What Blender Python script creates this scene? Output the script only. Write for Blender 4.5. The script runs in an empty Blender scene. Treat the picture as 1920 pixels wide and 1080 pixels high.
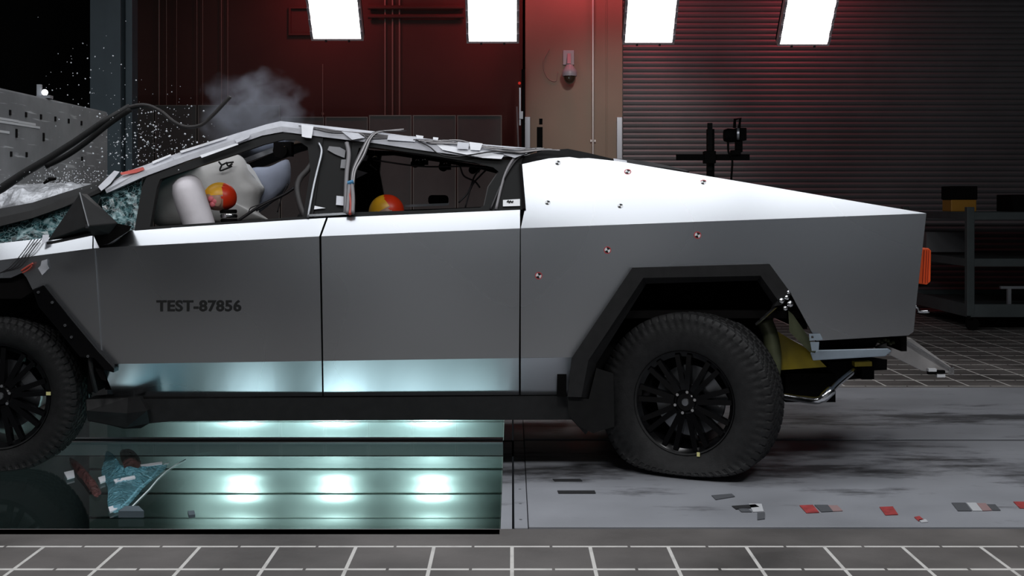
import bpy, bmesh, math, random
from mathutils import Vector, Matrix, noise
R = random.Random(7)
C = bpy.context.scene
COL = C.collection

# ------------------------------------------------------------------ camera, world, light, exposure
F, HZ, CAMZ = 2300.0, 380.0, 1.46          # focal length in px (1920 frame), horizon row, eye height
cd = bpy.data.cameras.new('camera'); cam = bpy.data.objects.new('camera', cd); COL.objects.link(cam)
cam.location = (0, 0, CAMZ); cam.rotation_euler = (math.pi/2, 0, 0)
cd.sensor_width = 36; cd.lens = F/1920*36; cd.shift_y = -(540-HZ)/1920
cd.clip_start = 0.05; cd.clip_end = 200
C.camera = cam
w = bpy.data.worlds.new('hall_ambient'); C.world = w; w.use_nodes = True
w.node_tree.nodes['Background'].inputs[0].default_value = (0.55, 0.6, 0.7, 1)
w.node_tree.nodes['Background'].inputs[1].default_value = 0.012
C.view_settings.view_transform = 'Standard'; C.view_settings.look = 'None'
C.view_settings.exposure = 0.0; C.view_settings.gamma = 1.0
try: C.view_settings.use_curve_mapping = False
except Exception: pass

def area(name, loc, target, sx, sy, power, color=(1, 1, 1), spread=180):
    l = bpy.data.lights.new(name, 'AREA'); l.shape = 'RECTANGLE'; l.size = sx; l.size_y = sy
    l.energy = power; l.color = color; l.spread = math.radians(spread)
    o = bpy.data.objects.new(name, l); COL.objects.link(o); o.location = loc
    o.rotation_euler = (Vector(target)-Vector(loc)).to_track_quat('-Z', 'Y').to_euler()
    return o
def spot(name, loc, target, power, angle, color=(1, 1, 1), blend=0.6, r=0.05):
    l = bpy.data.lights.new(name, 'SPOT'); l.energy = power; l.color = color
    l.spot_size = math.radians(angle); l.spot_blend = blend; l.shadow_soft_size = r
    o = bpy.data.objects.new(name, l); COL.objects.link(o); o.location = loc
    o.rotation_euler = (Vector(target)-Vector(loc)).to_track_quat('-Z', 'Y').to_euler()
    return o
# the hall's overhead light bank above the track (out of frame, high over the truck)
for k, x in enumerate((-5.1, -3.1, -1.1, 0.9, 2.9)):
    area('overhead_area', (x, 6.55, 5.6), (x, 6.75, 0.6), 1.9, 1.7, (25, 29, 29, 31, 33)[k], (0.93, 0.96, 1.0), 165)
for k, x in enumerate((-3.0, 0.0, 3.0)):  # second row, added to brighten the floor near the camera
    area('overhead_area', (x, 2.4, 5.2), (x, 5.4, 0.2), 1.6, 0.8, 52, (0.97, 0.98, 1.0), 150)
# added fill lights, lift the back wall and the shutter faintly
spot('back_wall_fill', (1.2, 12.0, 4.6), (1.5, 17, 1.9), 300, 42, (1.0, 0.95, 0.92), 1.0, 0.2)
area('back_wall_fill', (-3.5, 12.0, 6.5), (-3.5, 17, 1.2), 2.5, 0.8, 1.5, (1.0, 0.9, 0.85), 120)
# added fills on the wall behind the camera, brighten its reflection in the doors
area('front_wall_fill', (4.6, -2.2, 3.6), (4.2, -5, 0.9), 3.0, 1.0, 30, (0.88, 0.93, 1.0), 140)
area('front_wall_fill', (-0.6, -2.4, 3.6), (-0.6, -5, 0.9), 3.0, 1.0, 19, (0.97, 0.98, 1.0), 140)
# upright light strips added behind the camera for soft highlights in the steel
for x, p in ((-2.4, 3), (-1.1, 1.2), (-0.2, 1.8), (1.7, 1.8), (4.7, 1.2)):
    area('highlight_strip', (x, -4.7, 1.5), (x, 6, 1.3), 0.22, 1.9, p, (0.93, 0.96, 1.0))
# added red lights on the upper wall, in place of a halo round the panels
for x in (-2.44, -0.27, 0.85, 1.89, 4.05):
    area('red_halo_fill', (x, 16.0, 4.75), (x, 17, 3.9), 0.4, 0.4, 6.0, (1.0, 0.10, 0.13), 150)
# pit lamps below the glass floor, aimed at the pit's back wall
for k, x in enumerate((-2.22, -1.45, -0.65)):
    spot('pit_lamp', (x, 9.1, -0.90), (x, 9.7, -0.93), 26, 95, (0.80, 0.97, 1.0), 1.0, 0.06)
    spot('pit_lamp', (x-0.02, 9.1, -0.24), (x, 9.7, -0.30), 55, 120, (0.74, 0.93, 1.0), 1.0, 0.06)
for k, x in enumerate((-2.6, -1.78, -1.12, -0.66, -0.26)):
    area('pit_lamp', (x, 6.4, -1.28), (x, 6.4, 0), 0.26, 0.26, (.5, .9, 1.5, 1.1, .8)[k], (0.8, 0.96, 1.0), 160)

# ------------------------------------------------------------------ materials
def mat(name, color=(.5, .5, .5), rough=.5, metal=0., noise_amt=0., noise_scale=5., bump=0., bump_scale=40., emit=None, emit_s=0., coat=0., trans=0., alpha=1., ramp=None, stretch=(1, 1, 1), spec=.5, rough_var=0.):
    m = bpy.data.materials.new(name); m.use_nodes = True
    nt = m.node_tree; b = nt.nodes['Principled BSDF']; L = nt.links
    b.inputs['Base Color'].default_value = (*color, 1); b.inputs['Roughness'].default_value = rough
    b.inputs['Metallic'].default_value = metal; b.inputs['Specular IOR Level'].default_value = spec
    b.inputs['Coat Weight'].default_value = coat; b.inputs['Transmission Weight'].default_value = trans
    b.inputs['Alpha'].default_value = alpha
    if emit: b.inputs['Emission Color'].default_value = (*emit, 1); b.inputs['Emission Strength'].default_value = emit_s
    tc = nt.nodes.new('ShaderNodeTexCoord'); mp = nt.nodes.new('ShaderNodeMapping'); mp.inputs['Scale'].default_value = stretch
    L.new(tc.outputs['Object'], mp.inputs['Vector'])
    n = nt.nodes.new('ShaderNodeTexNoise'); n.inputs['Scale'].default_value = noise_scale; n.inputs['Detail'].default_value = 5
    L.new(mp.outputs[0], n.inputs['Vector'])
    rp = nt.nodes.new('ShaderNodeValToRGB')
    lo = tuple(max(0, c*(1-noise_amt)) for c in color); hi = tuple(min(1, c*(1+noise_amt)) for c in color)
    rp.color_ramp.elements[0].position = .3; rp.color_ramp.elements[1].position = .7
    rp.color_ramp.elements[0].color = (*lo, 1); rp.color_ramp.elements[1].color = (*hi, 1)
    L.new(n.outputs['Fac'], rp.inputs[0]); L.new(rp.outputs[0], b.inputs['Base Color'])
    if rough_var:
        mr = nt.nodes.new('ShaderNodeMapRange'); mr.inputs[3].default_value = max(.02, rough-rough_var); mr.inputs[4].default_value = rough+rough_var
        mr.inputs[1].default_value = .3; mr.inputs[2].default_value = .7
        L.new(n.outputs['Fac'], mr.inputs[0]); L.new(mr.outputs[0], b.inputs['Roughness'])
    if bump:
        n2 = nt.nodes.new('ShaderNodeTexNoise'); n2.inputs['Scale'].default_value = bump_scale; n2.inputs['Detail'].default_value = 3
        L.new(mp.outputs[0], n2.inputs['Vector'])
        bp = nt.nodes.new('ShaderNodeBump'); bp.inputs['Strength'].default_value = bump; bp.inputs['Distance'].default_value = .02
        L.new(n2.outputs['Fac'], bp.inputs['Height']); L.new(bp.outputs[0], b.inputs['Normal'])
    m['_noise'] = n.name
    return m
M = {}
M['steel'] = mat('brushed_steel', (.56, .575, .6), .27, 1., .03, 1.2, .06, 1.3, rough_var=.05)
for n_ in M['steel'].node_tree.nodes:
    if n_.type == 'TEX_NOISE': n_.inputs['Detail'].default_value = 0.5
M['black_plastic'] = mat('black_plastic', (.008, .008, .008), .6, 0, .2, 20, .05, 200, spec=.2)
M['trim_plastic'] = mat('grey_black_trim_plastic', (.017, .017, .0175), .5, 0, .15, 20, .06, 300, spec=.3)
M['gloss_black'] = mat('gloss_black', (.004, .004, .0045), .16, 0, 0, spec=.22)
M['rubber'] = mat('tire_rubber', (.017, .017, .0175), .62, 0, .25, 25, .1, 120, spec=.3)
M['grey_rubber'] = mat('door_seal_rubber', (.035, .032, .032), .5, 0, .1, 20, spec=.3)
M['tape'] = mat('pale_cloth_tape', (.60, .61, .66), .5, 0, .12, 12, .12, 30)
M['tape_gloss'] = mat('shiny_white_tape', (.82, .83, .87), .35, 0, .06, 12, .1, 30)
M['red_tape'] = mat('red_tape', (.55, .07, .05), .5, 0, .1, 20)
M['airbag'] = mat('white_airbag_fabric', (.80, .76, .80), .75, 0, .05, 8, .15, 14)
M['airbag_grey'] = mat('grey_airbag_fabric', (.52, .51, .50), .8, 0, .08, 6, .25, 6)
M['airbag_blue'] = mat('blue_grey_airbag_fabric', (.30, .33, .42), .8, 0, .08, 6, .25, 6)
M['seat'] = mat('dark_seat_fabric', (.009, .009, .0095), .75, 0, .2, 30, spec=.15)
M['interior'] = mat('dark_interior_plastic', (.006, .006, .006), .7, 0, .2, 10, spec=.15)
M['chrome'] = mat('bare_metal', (.75, .76, .78), .18, 1., .05, 8)
M['dull_metal'] = mat('dull_metal', (.35, .36, .38), .4, 1., .15, 10)
M['galv'] = mat('blue_grey_zinc', (.34, .41, .48), .45, .3, .12, 8)
M['alu'] = mat('scuffed_aluminium', (.50, .48, .47), .45, .35, .15, 6, .1, 20)
M['yellow_paint'] = mat('yellow_painted_steel', (.36, .27, .01), .45, 0, .25, 6)
M['olive'] = mat('olive_steel', (.10, .11, .06), .4, .3, .3, 6)
M['dark_red'] = mat('dark_red_plastic', (.16, .012, .012), .5)
M['orange'] = mat('orange_plastic', (.95, .11, .02), .45, 0, .05, 8)
M['orange_dark'] = mat('orange_plastic_groove', (.45, .04, .01), .5)
M['white_label'] = mat('white_label', (.82, .83, .85), .5)
M['black_ink'] = mat('black_ink', (.006, .006, .006), .6)
M['red_ink'] = mat('red_ink', (.55, .06, .07), .6)
M['yellow_label'] = mat('pale_yellow_label', (.85, .8, .35), .6)
M['wire_dark'] = mat('dark_cable', (.015, .013, .015), .5)
M['wire_grey'] = mat('grey_cable', (.22, .21, .22), .45)
M['wire_red'] = mat('red_cable', (.42, .06, .04), .5)
M['wire_blue'] = mat('blue_cable_tie', (.05, .22, .42), .5)
M['wire_white'] = mat('pale_cable', (.55, .53, .54), .45)
M['dum_yellow'] = mat('yellow_head_paint', (.82, .42, .02), .4, 0, .12, 12)
M['dum_red'] = mat('red_head_paint', (.70, .04, .01), .35, 0, .12, 12)
M['dum_skin'] = mat('tan_vinyl_skin', (.45, .27, .20), .5, 0, .2, 12)
M['dum_pink'] = mat('pink_paint', (.75, .17, .2), .5)
M['dum_shirt'] = mat('dummy_vest', (.10, .09, .09), .8)
M['concrete_block'] = mat('block_concrete', (.2, .205, .215), .8, 0, .25, 2.2, .4, 9)
M['column'] = mat('blue_grey_paint', (.09, .12, .14), .5, 0, .1, 3)
M['wall_red'] = mat('red_brown_wall', (.085, .032, .026), .8, 0, .18, .8)
M['beige'] = mat('beige_wall', (.27, .21, .16), .75, 0, .06, 1.5)
M['dark_wall'] = mat('dark_wall', (.03, .03, .032), .85, 0, .2, 1.)
M['pale_wall'] = mat('pale_grey_wall', (.38, .40, .42), .8, 0, .1, 1.)
M['pillar_black'] = mat('satin_black_cover', (.008, .008, .008), .6, 0, 0, spec=.15)
M['shutter'] = mat('grey_shutter_steel', (.21, .205, .215), .5, .2, .08, 2)
M['ceiling'] = mat('dark_ceiling', (.02, .02, .02), .9)
M['conduit'] = mat('painted_conduit', (.30, .22, .19), .45, .2)
M['bright_conduit'] = mat('bright_conduit', (.62, .58, .55), .35, .6)
M['panel_grey'] = mat('wall_board_grey', (.13, .12, .115), .6, 0, .1, 3)
M['board_frame'] = mat('board_edge', (.24, .22, .2), .5, .2)
M['silver_post'] = mat('silver_post', (.5, .52, .56), .35, .7)
M['bright_rail'] = mat('polished_rail', (.8, .84, .86), .25, .6)
M['led'] = mat('led_face', (1, 1, 1), .5, emit=(1, .985, .97), emit_s=6)
M['led_frame'] = mat('led_housing', (.5, .42, .44), .4, .3)
M['led_clip'] = mat('led_clip', (.30, .26, .29), .4, .3)
M['rack_paint'] = mat('grey_green_rack_paint', (.07, .085, .088), .5, 0, .12, 6)
M['cctv'] = mat('grey_camera_housing', (.34, .33, .37), .4)
M['cctv_dome'] = mat('smoked_dome', (.05, .03, .02), .1, coat=.5)
M['amber'] = mat('amber_plastic', (.42, .2, .02), .5)
M['carton_and_reflection'] = mat('grey_carton_and_reflection', (.2, .2, .21), .7)
M['lamp_glow'] = mat('lamp_glow', (1, 1, 1), .5, emit=(.9, .96, 1), emit_s=6)
M['matblack'] = mat('matt_black', (.004, .0035, .0035), .8, spec=.1)
M['red_led'] = mat('red_light', (.6, .02, .02), .4, emit=(1, .05, .03), emit_s=.3)
M['crumb'] = mat('glass_crumbs', (.85, .88, .93), .2, 0, 0, emit=None, spec=.8)
M['hood_steel'] = mat('frosted_hood', (.55, .56, .59), .45, .45, .35, 30, .5, 26)
M['crack'] = mat('crack_white', (.8, .9, .92), .4)
M['dark_tape'] = mat('dark_tape_strip', (.02, .02, .022), .6)
M['grey_tape'] = mat('grey_tape_strip', (.09, .095, .105), .6)
M['white_tape'] = mat('white_tape_strip', (.55, .56, .58), .6)
M['pink_tape'] = mat('faded_pink_tape', (.34, .22, .22), .6)
M['floor_red'] = mat('red_floor_tape', (.38, .05, .05), .6, 0, .3, 30)

def nodes_of(m): return m.node_tree.nodes, m.node_tree.links
def math_node(nt, op, a, b=None, c=None):
    n = nt.nodes.new('ShaderNodeMath'); n.operation = op
    for i, v in enumerate((a, b, c)):
        if v is None: continue
        if isinstance(v, (int, float)): n.inputs[i].default_value = v
        else: nt.links.new(v, n.inputs[i])
    return n.outputs[0]

# floor concrete with the painted white grid
def make_floor_mat():
    m = mat('grid_concrete', (.125, .115, .11), .55, 0, .45, 1.3, .15, 14, rough_var=.1)
    nt = m.node_tree; L = nt.links; b = nt.nodes['Principled BSDF']
    old = b.inputs['Base Color'].links[0].from_socket
    tc = nt.nodes.new('ShaderNodeTexCoord'); sp = nt.nodes.new('ShaderNodeSeparateXYZ'); L.new(tc.outputs['Object'], sp.inputs[0])
    X, Y = sp.outputs[0], sp.outputs[1]
    SX, SY, Y0, LW = .331, .325, 5.21, .0075
    def dist(v, off, S):
        t = math_node(nt, 'DIVIDE', math_node(nt, 'SUBTRACT', v, off), S)
        f = math_node(nt, 'FRACT', math_node(nt, 'ADD', t, .5))
        return math_node(nt, 'MULTIPLY', math_node(nt, 'ABSOLUTE', math_node(nt, 'SUBTRACT', f, .5)), S)
    lx = math_node(nt, 'LESS_THAN', dist(X, 0, SX), LW)
    ly = math_node(nt, 'LESS_THAN', dist(Y, Y0, SY), .012)
    gap = math_node(nt, 'GREATER_THAN', dist(X, SX/2, SX), .006)
    ly = math_node(nt, 'MULTIPLY', ly, gap)
    out = math_node(nt, 'MAXIMUM', math_node(nt, 'LESS_THAN', Y, Y0+.008), math_node(nt, 'GREATER_THAN', Y, 9.75))
    g = math_node(nt, 'MULTIPLY', math_node(nt, 'MAXIMUM', lx, ly), out)
    wear = nt.nodes.new('ShaderNodeTexNoise'); wear.inputs['Scale'].default_value = 9; wear.inputs['Detail'].default_value = 6
    L.new(tc.outputs['Object'], wear.inputs[0])
    wr = nt.nodes.new('ShaderNodeMapRange'); wr.inputs[1].default_value = .28; wr.inputs[2].default_value = .5; wr.inputs[3].default_value = .7
    L.new(wear.outputs['Fac'], wr.inputs[0])
    mx = nt.nodes.new('ShaderNodeMix'); mx.data_type = 'RGBA'
    L.new(math_node(nt, 'MULTIPLY', g, wr.outputs[0]), mx.inputs['Factor']); L.new(old, mx.inputs['A']); mx.inputs['B'].default_value = (.72, .70, .67, 1)
    L.new(mx.outputs['Result'], b.inputs['Base Color'])
    return m
M['floor'] = make_floor_mat()
def make_plate_mat():
    m = mat('grey_track_plate', (.32, .33, .36), .5, .1, .14, 1.1, .1, 10, rough_var=.1)
    nt = m.node_tree; L = nt.links; b = nt.nodes['Principled BSDF']
    old = b.inputs['Base Color'].links[0].from_socket
    tc = nt.nodes.new('ShaderNodeTexCoord')
    mp = nt.nodes.new('ShaderNodeMapping'); mp.inputs['Scale'].default_value = (.9, 2.6, 1); mp.inputs['Location'].default_value = (3.3, 1.2, 0)
    L.new(tc.outputs['Object'], mp.inputs[0])
    n = nt.nodes.new('ShaderNodeTexNoise'); n.inputs['Scale'].default_value = 1.6; n.inputs['Detail'].default_value = 9; n.inputs['Roughness'].default_value = .68
    L.new(mp.outputs[0], n.inputs[0])
    # tyre marks keep to two bands along the track
    sp = nt.nodes.new('ShaderNodeSeparateXYZ'); L.new(tc.outputs['Object'], sp.inputs[0])
    d1 = math_node(nt, 'ABSOLUTE', math_node(nt, 'SUBTRACT', sp.outputs[1], 6.75))
    d2 = math_node(nt, 'ABSOLUTE', math_node(nt, 'SUBTRACT', sp.outputs[1], 8.3))
    d = math_node(nt, 'MINIMUM', d1, d2)
    band = nt.nodes.new('ShaderNodeMapRange'); band.inputs[1].default_value = .05; band.inputs[2].default_value = .75; band.inputs[3].default_value = .12; band.inputs[4].default_value = -.06
    L.new(d, band.inputs[0])
    v = math_node(nt, 'ADD', n.outputs['Fac'], band.outputs[0])
    mr = nt.nodes.new('ShaderNodeMapRange'); mr.inputs[1].default_value = .53; mr.inputs[2].default_value = .68; mr.inputs[4].default_value = .88
    L.new(v, mr.inputs[0])
    mx = nt.nodes.new('ShaderNodeMix'); mx.data_type = 'RGBA'
    L.new(mr.outputs[0], mx.inputs['Factor']); L.new(old, mx.inputs['A']); mx.inputs['B'].default_value = (.035, .035, .037, 1)
    L.new(mx.outputs['Result'], b.inputs['Base Color'])
    return m
M['plate'] = make_plate_mat()
def make_floor_glass():
    m = bpy.data.materials.new('floor_glass'); m.use_nodes = True; nt = m.node_tree; L = nt.links
    for n in list(nt.nodes): nt.nodes.remove(n)
    o = nt.nodes.new('ShaderNodeOutputMaterial'); t = nt.nodes.new('ShaderNodeBsdfTransparent'); t.inputs[0].default_value = (.86, .94, .95, 1)
    g = nt.nodes.new('ShaderNodeBsdfGlossy'); g.inputs['Roughness'].default_value = .04
    fr = nt.nodes.new('ShaderNodeFresnel'); fr.inputs[0].default_value = 1.36; ge = nt.nodes.new('ShaderNodeNewGeometry')
    fac = math_node(nt, 'MULTIPLY', fr.outputs[0], math_node(nt, 'SUBTRACT', 1, ge.outputs['Backfacing']))
    mx = nt.nodes.new('ShaderNodeMixShader')
    L.new(fac, mx.inputs[0]); L.new(t.outputs[0], mx.inputs[1]); L.new(g.outputs[0], mx.inputs[2]); L.new(mx.outputs[0], o.inputs[0])
    return m
M['floor_glass'] = make_floor_glass()
def make_shatter():
    m = bpy.data.materials.new('shattered_glass'); m.use_nodes = True; nt = m.node_tree; L = nt.links
    b = nt.nodes['Principled BSDF']; o = nt.nodes['Material Output']
    b.inputs['Roughness'].default_value = .2
    tc = nt.nodes.new('ShaderNodeTexCoord')
    n = nt.nodes.new('ShaderNodeTexNoise'); n.inputs['Scale'].default_value = 14; n.inputs['Detail'].default_value = 6; n.inputs['Distortion'].default_value = 1.5
    L.new(tc.outputs['Object'], n.inputs[0])
    v = nt.nodes.new('ShaderNodeTexVoronoi'); v.feature = 'DISTANCE_TO_EDGE'; v.inputs['Scale'].default_value = 34; L.new(tc.outputs['Object'], v.inputs['Vector'])
    rp = nt.nodes.new('ShaderNodeValToRGB'); e = rp.color_ramp.elements
    e[0].position = .45; e[0].color = (.008, .02, .022, 1); e[1].position = .72; e[1].color = (.42, .58, .60, 1)
    k = e.new(.55); k.color = (.05, .13, .14, 1)
    L.new(n.outputs['Fac'], rp.inputs[0])
    cr = math_node(nt, 'LESS_THAN', v.outputs[0], .035)
    mx = nt.nodes.new('ShaderNodeMix'); mx.data_type = 'RGBA'
    L.new(math_node(nt, 'MULTIPLY', cr, .55), mx.inputs['Factor']); L.new(rp.outputs[0], mx.inputs['A']); mx.inputs['B'].default_value = (.35, .5, .52, 1)
    L.new(mx.outputs['Result'], b.inputs['Base Color'])
    t = nt.nodes.new('ShaderNodeBsdfTransparent'); t.inputs[0].default_value = (.5, .7, .7, 1)
    ms = nt.nodes.new('ShaderNodeMixShader'); ms.inputs[0].default_value = .8
    L.new(t.outputs[0], ms.inputs[1]); L.new(b.outputs[0], ms.inputs[2]); L.new(ms.outputs[0], o.inputs[0])
    return m
M['shatter'] = make_shatter()
def make_plastic(name, col, fac):
    m = bpy.data.materials.new(name); m.use_nodes = True; nt = m.node_tree; L = nt.links
    b = nt.nodes['Principled BSDF']; o = nt.nodes['Material Output']
    b.inputs['Base Color'].default_value = (*col, 1); b.inputs['Roughness'].default_value = .15
    t = nt.nodes.new('ShaderNodeBsdfTransparent'); t.inputs[0].default_value = tuple(.4+.6*c for c in col)+(1,)
    n = nt.nodes.new('ShaderNodeTexNoise'); n.inputs['Scale'].default_value = 7
    tc = nt.nodes.new('ShaderNodeTexCoord'); L.new(tc.outputs['Object'], n.inputs[0])
    ms = nt.nodes.new('ShaderNodeMixShader')
    L.new(math_node(nt, 'MULTIPLY', n.outputs['Fac'], fac*2), ms.inputs[0])
    bp = nt.nodes.new('ShaderNodeBump'); bp.inputs['Strength'].default_value = 1; bp.inputs['Distance'].default_value = .05; n3 = nt.nodes.new('ShaderNodeTexNoise'); n3.inputs['Scale'].default_value = 16; n3.inputs['Detail'].default_value = 1; n3.inputs['Distortion'].default_value = 2
    L.new(tc.outputs['Object'], n3.inputs[0]); L.new(n3.outputs['Fac'], bp.inputs['Height']); L.new(bp.outputs[0], b.inputs['Normal'])
    L.new(t.outputs[0], ms.inputs[1]); L.new(b.outputs[0], ms.inputs[2]); L.new(ms.outputs[0], o.inputs[0])
    return m
M['blue_film'] = make_plastic('blue_clear_film', (.22, .55, .66), .42)
M['red_film'] = make_plastic('reddish_clear_film', (.22, .09, .085), .42)
def make_smoke():
    m = bpy.data.materials.new('smoke'); m.use_nodes = True; nt = m.node_tree; L = nt.links
    for n in list(nt.nodes): nt.nodes.remove(n)
    o = nt.nodes.new('ShaderNodeOutputMaterial'); v = nt.nodes.new('ShaderNodeVolumePrincipled')
    v.inputs['Color'].default_value = (.72, .76, .9, 1); v.inputs['Anisotropy'].default_value = .1
    tc = nt.nodes.new('ShaderNodeTexCoord'); n = nt.nodes.new('ShaderNodeTexNoise')
    n.inputs['Scale'].default_value = 2.6; n.inputs['Detail'].default_value = 5; n.inputs['Distortion'].default_value = .8
    L.new(tc.outputs['Object'], n.inputs[0])
    # soft fall-off towards the rim of the cloud (object space: unit ball about the origin)
    ln = nt.nodes.new('ShaderNodeVectorMath'); ln.operation = 'LENGTH'; nd = nt.nodes.new('ShaderNodeTexNoise'); nd.inputs['Scale'].default_value = 1.6; nd.inputs['Detail'].default_value = 3; L.new(tc.outputs['Object'], nd.inputs[0])
    vs_ = nt.nodes.new('ShaderNodeVectorMath'); vs_.operation = 'SUBTRACT'; L.new(nd.outputs['Color'], vs_.inputs[0]); vs_.inputs[1].default_value = (.5, .5, .5)
    vm = nt.nodes.new('ShaderNodeVectorMath'); vm.operation = 'MULTIPLY_ADD'; L.new(vs_.outputs[0], vm.inputs[0]); vm.inputs[1].default_value = (1.5, 1.5, 1.5); L.new(tc.outputs['Object'], vm.inputs[2])
    L.new(vm.outputs[0], ln.inputs[0])
    fo = nt.nodes.new('ShaderNodeMapRange'); fo.inputs[1].default_value = .05; fo.inputs[2].default_value = .9; fo.inputs[3].default_value = 1; fo.inputs[4].default_value = 0
    L.new(ln.outputs['Value'], fo.inputs[0])
    mr = nt.nodes.new('ShaderNodeMapRange'); mr.inputs[1].default_value = .38; mr.inputs[2].default_value = .72; mr.inputs[4].default_value = 14
    L.new(n.outputs['Fac'], mr.inputs[0])
    L.new(math_node(nt, 'MULTIPLY', mr.outputs[0], fo.outputs[0]), v.inputs['Density'])
    L.new(v.outputs[0], o.inputs['Volume'])
    return m
M['smoke'] = make_smoke()
def make_pit_mat():
    m = mat('ribbed_olive_steel', (.36, .40, .36), .34, .4, .12, 2.)
    nt = m.node_tree; L = nt.links; b = nt.nodes['Principled BSDF']
    tc = nt.nodes.new('ShaderNodeTexCoord'); wv = nt.nodes.new('ShaderNodeTexWave'); wv.bands_direction = 'Z'; wv.inputs['Scale'].default_value = 1.6
    wv.inputs['Distortion'].default_value = .3; L.new(tc.outputs['Object'], wv.inputs[0])
    bp = nt.nodes.new('ShaderNodeBump'); bp.inputs['Strength'].default_value = .2; bp.inputs['Distance'].default_value = .03
    L.new(wv.outputs['Fac'], bp.inputs['Height']); L.new(bp.outputs[0], b.inputs['Normal'])
    return m
M['pit'] = make_pit_mat()
def make_block_mat():
    m = M['concrete_block']; nt = m.node_tree; L = nt.links; b = nt.nodes['Principled BSDF']
    old = b.inputs['Base Color'].links[0].from_socket
    tc = nt.nodes.new('ShaderNodeTexCoord'); mp = nt.nodes.new('ShaderNodeMapping'); mp.inputs['Scale'].default_value = (1, 1.1, 16)
    L.new(tc.outputs['Object'], mp.inputs[0])
    n = nt.nodes.new('ShaderNodeTexNoise'); n.inputs['Scale'].default_value = 2.3; n.inputs['Detail'].default_value = 3; L.new(mp.outputs[0], n.inputs[0])
    mr = nt.nodes.new('ShaderNodeMapRange'); mr.inputs[1].default_value = .63; mr.inputs[2].default_value = .72; mr.inputs[4].default_value = .6
    L.new(n.outputs['Fac'], mr.inputs[0])
    mx = nt.nodes.new('ShaderNodeMix'); mx.data_type = 'RGBA'
    L.new(mr.outputs[0], mx.inputs['Factor']); L.new(old, mx.inputs['A']); mx.inputs['B'].default_value = (.62, .63, .66, 1)
    L.new(mx.outputs['Result'], b.inputs['Base Color'])
make_block_mat()

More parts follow.
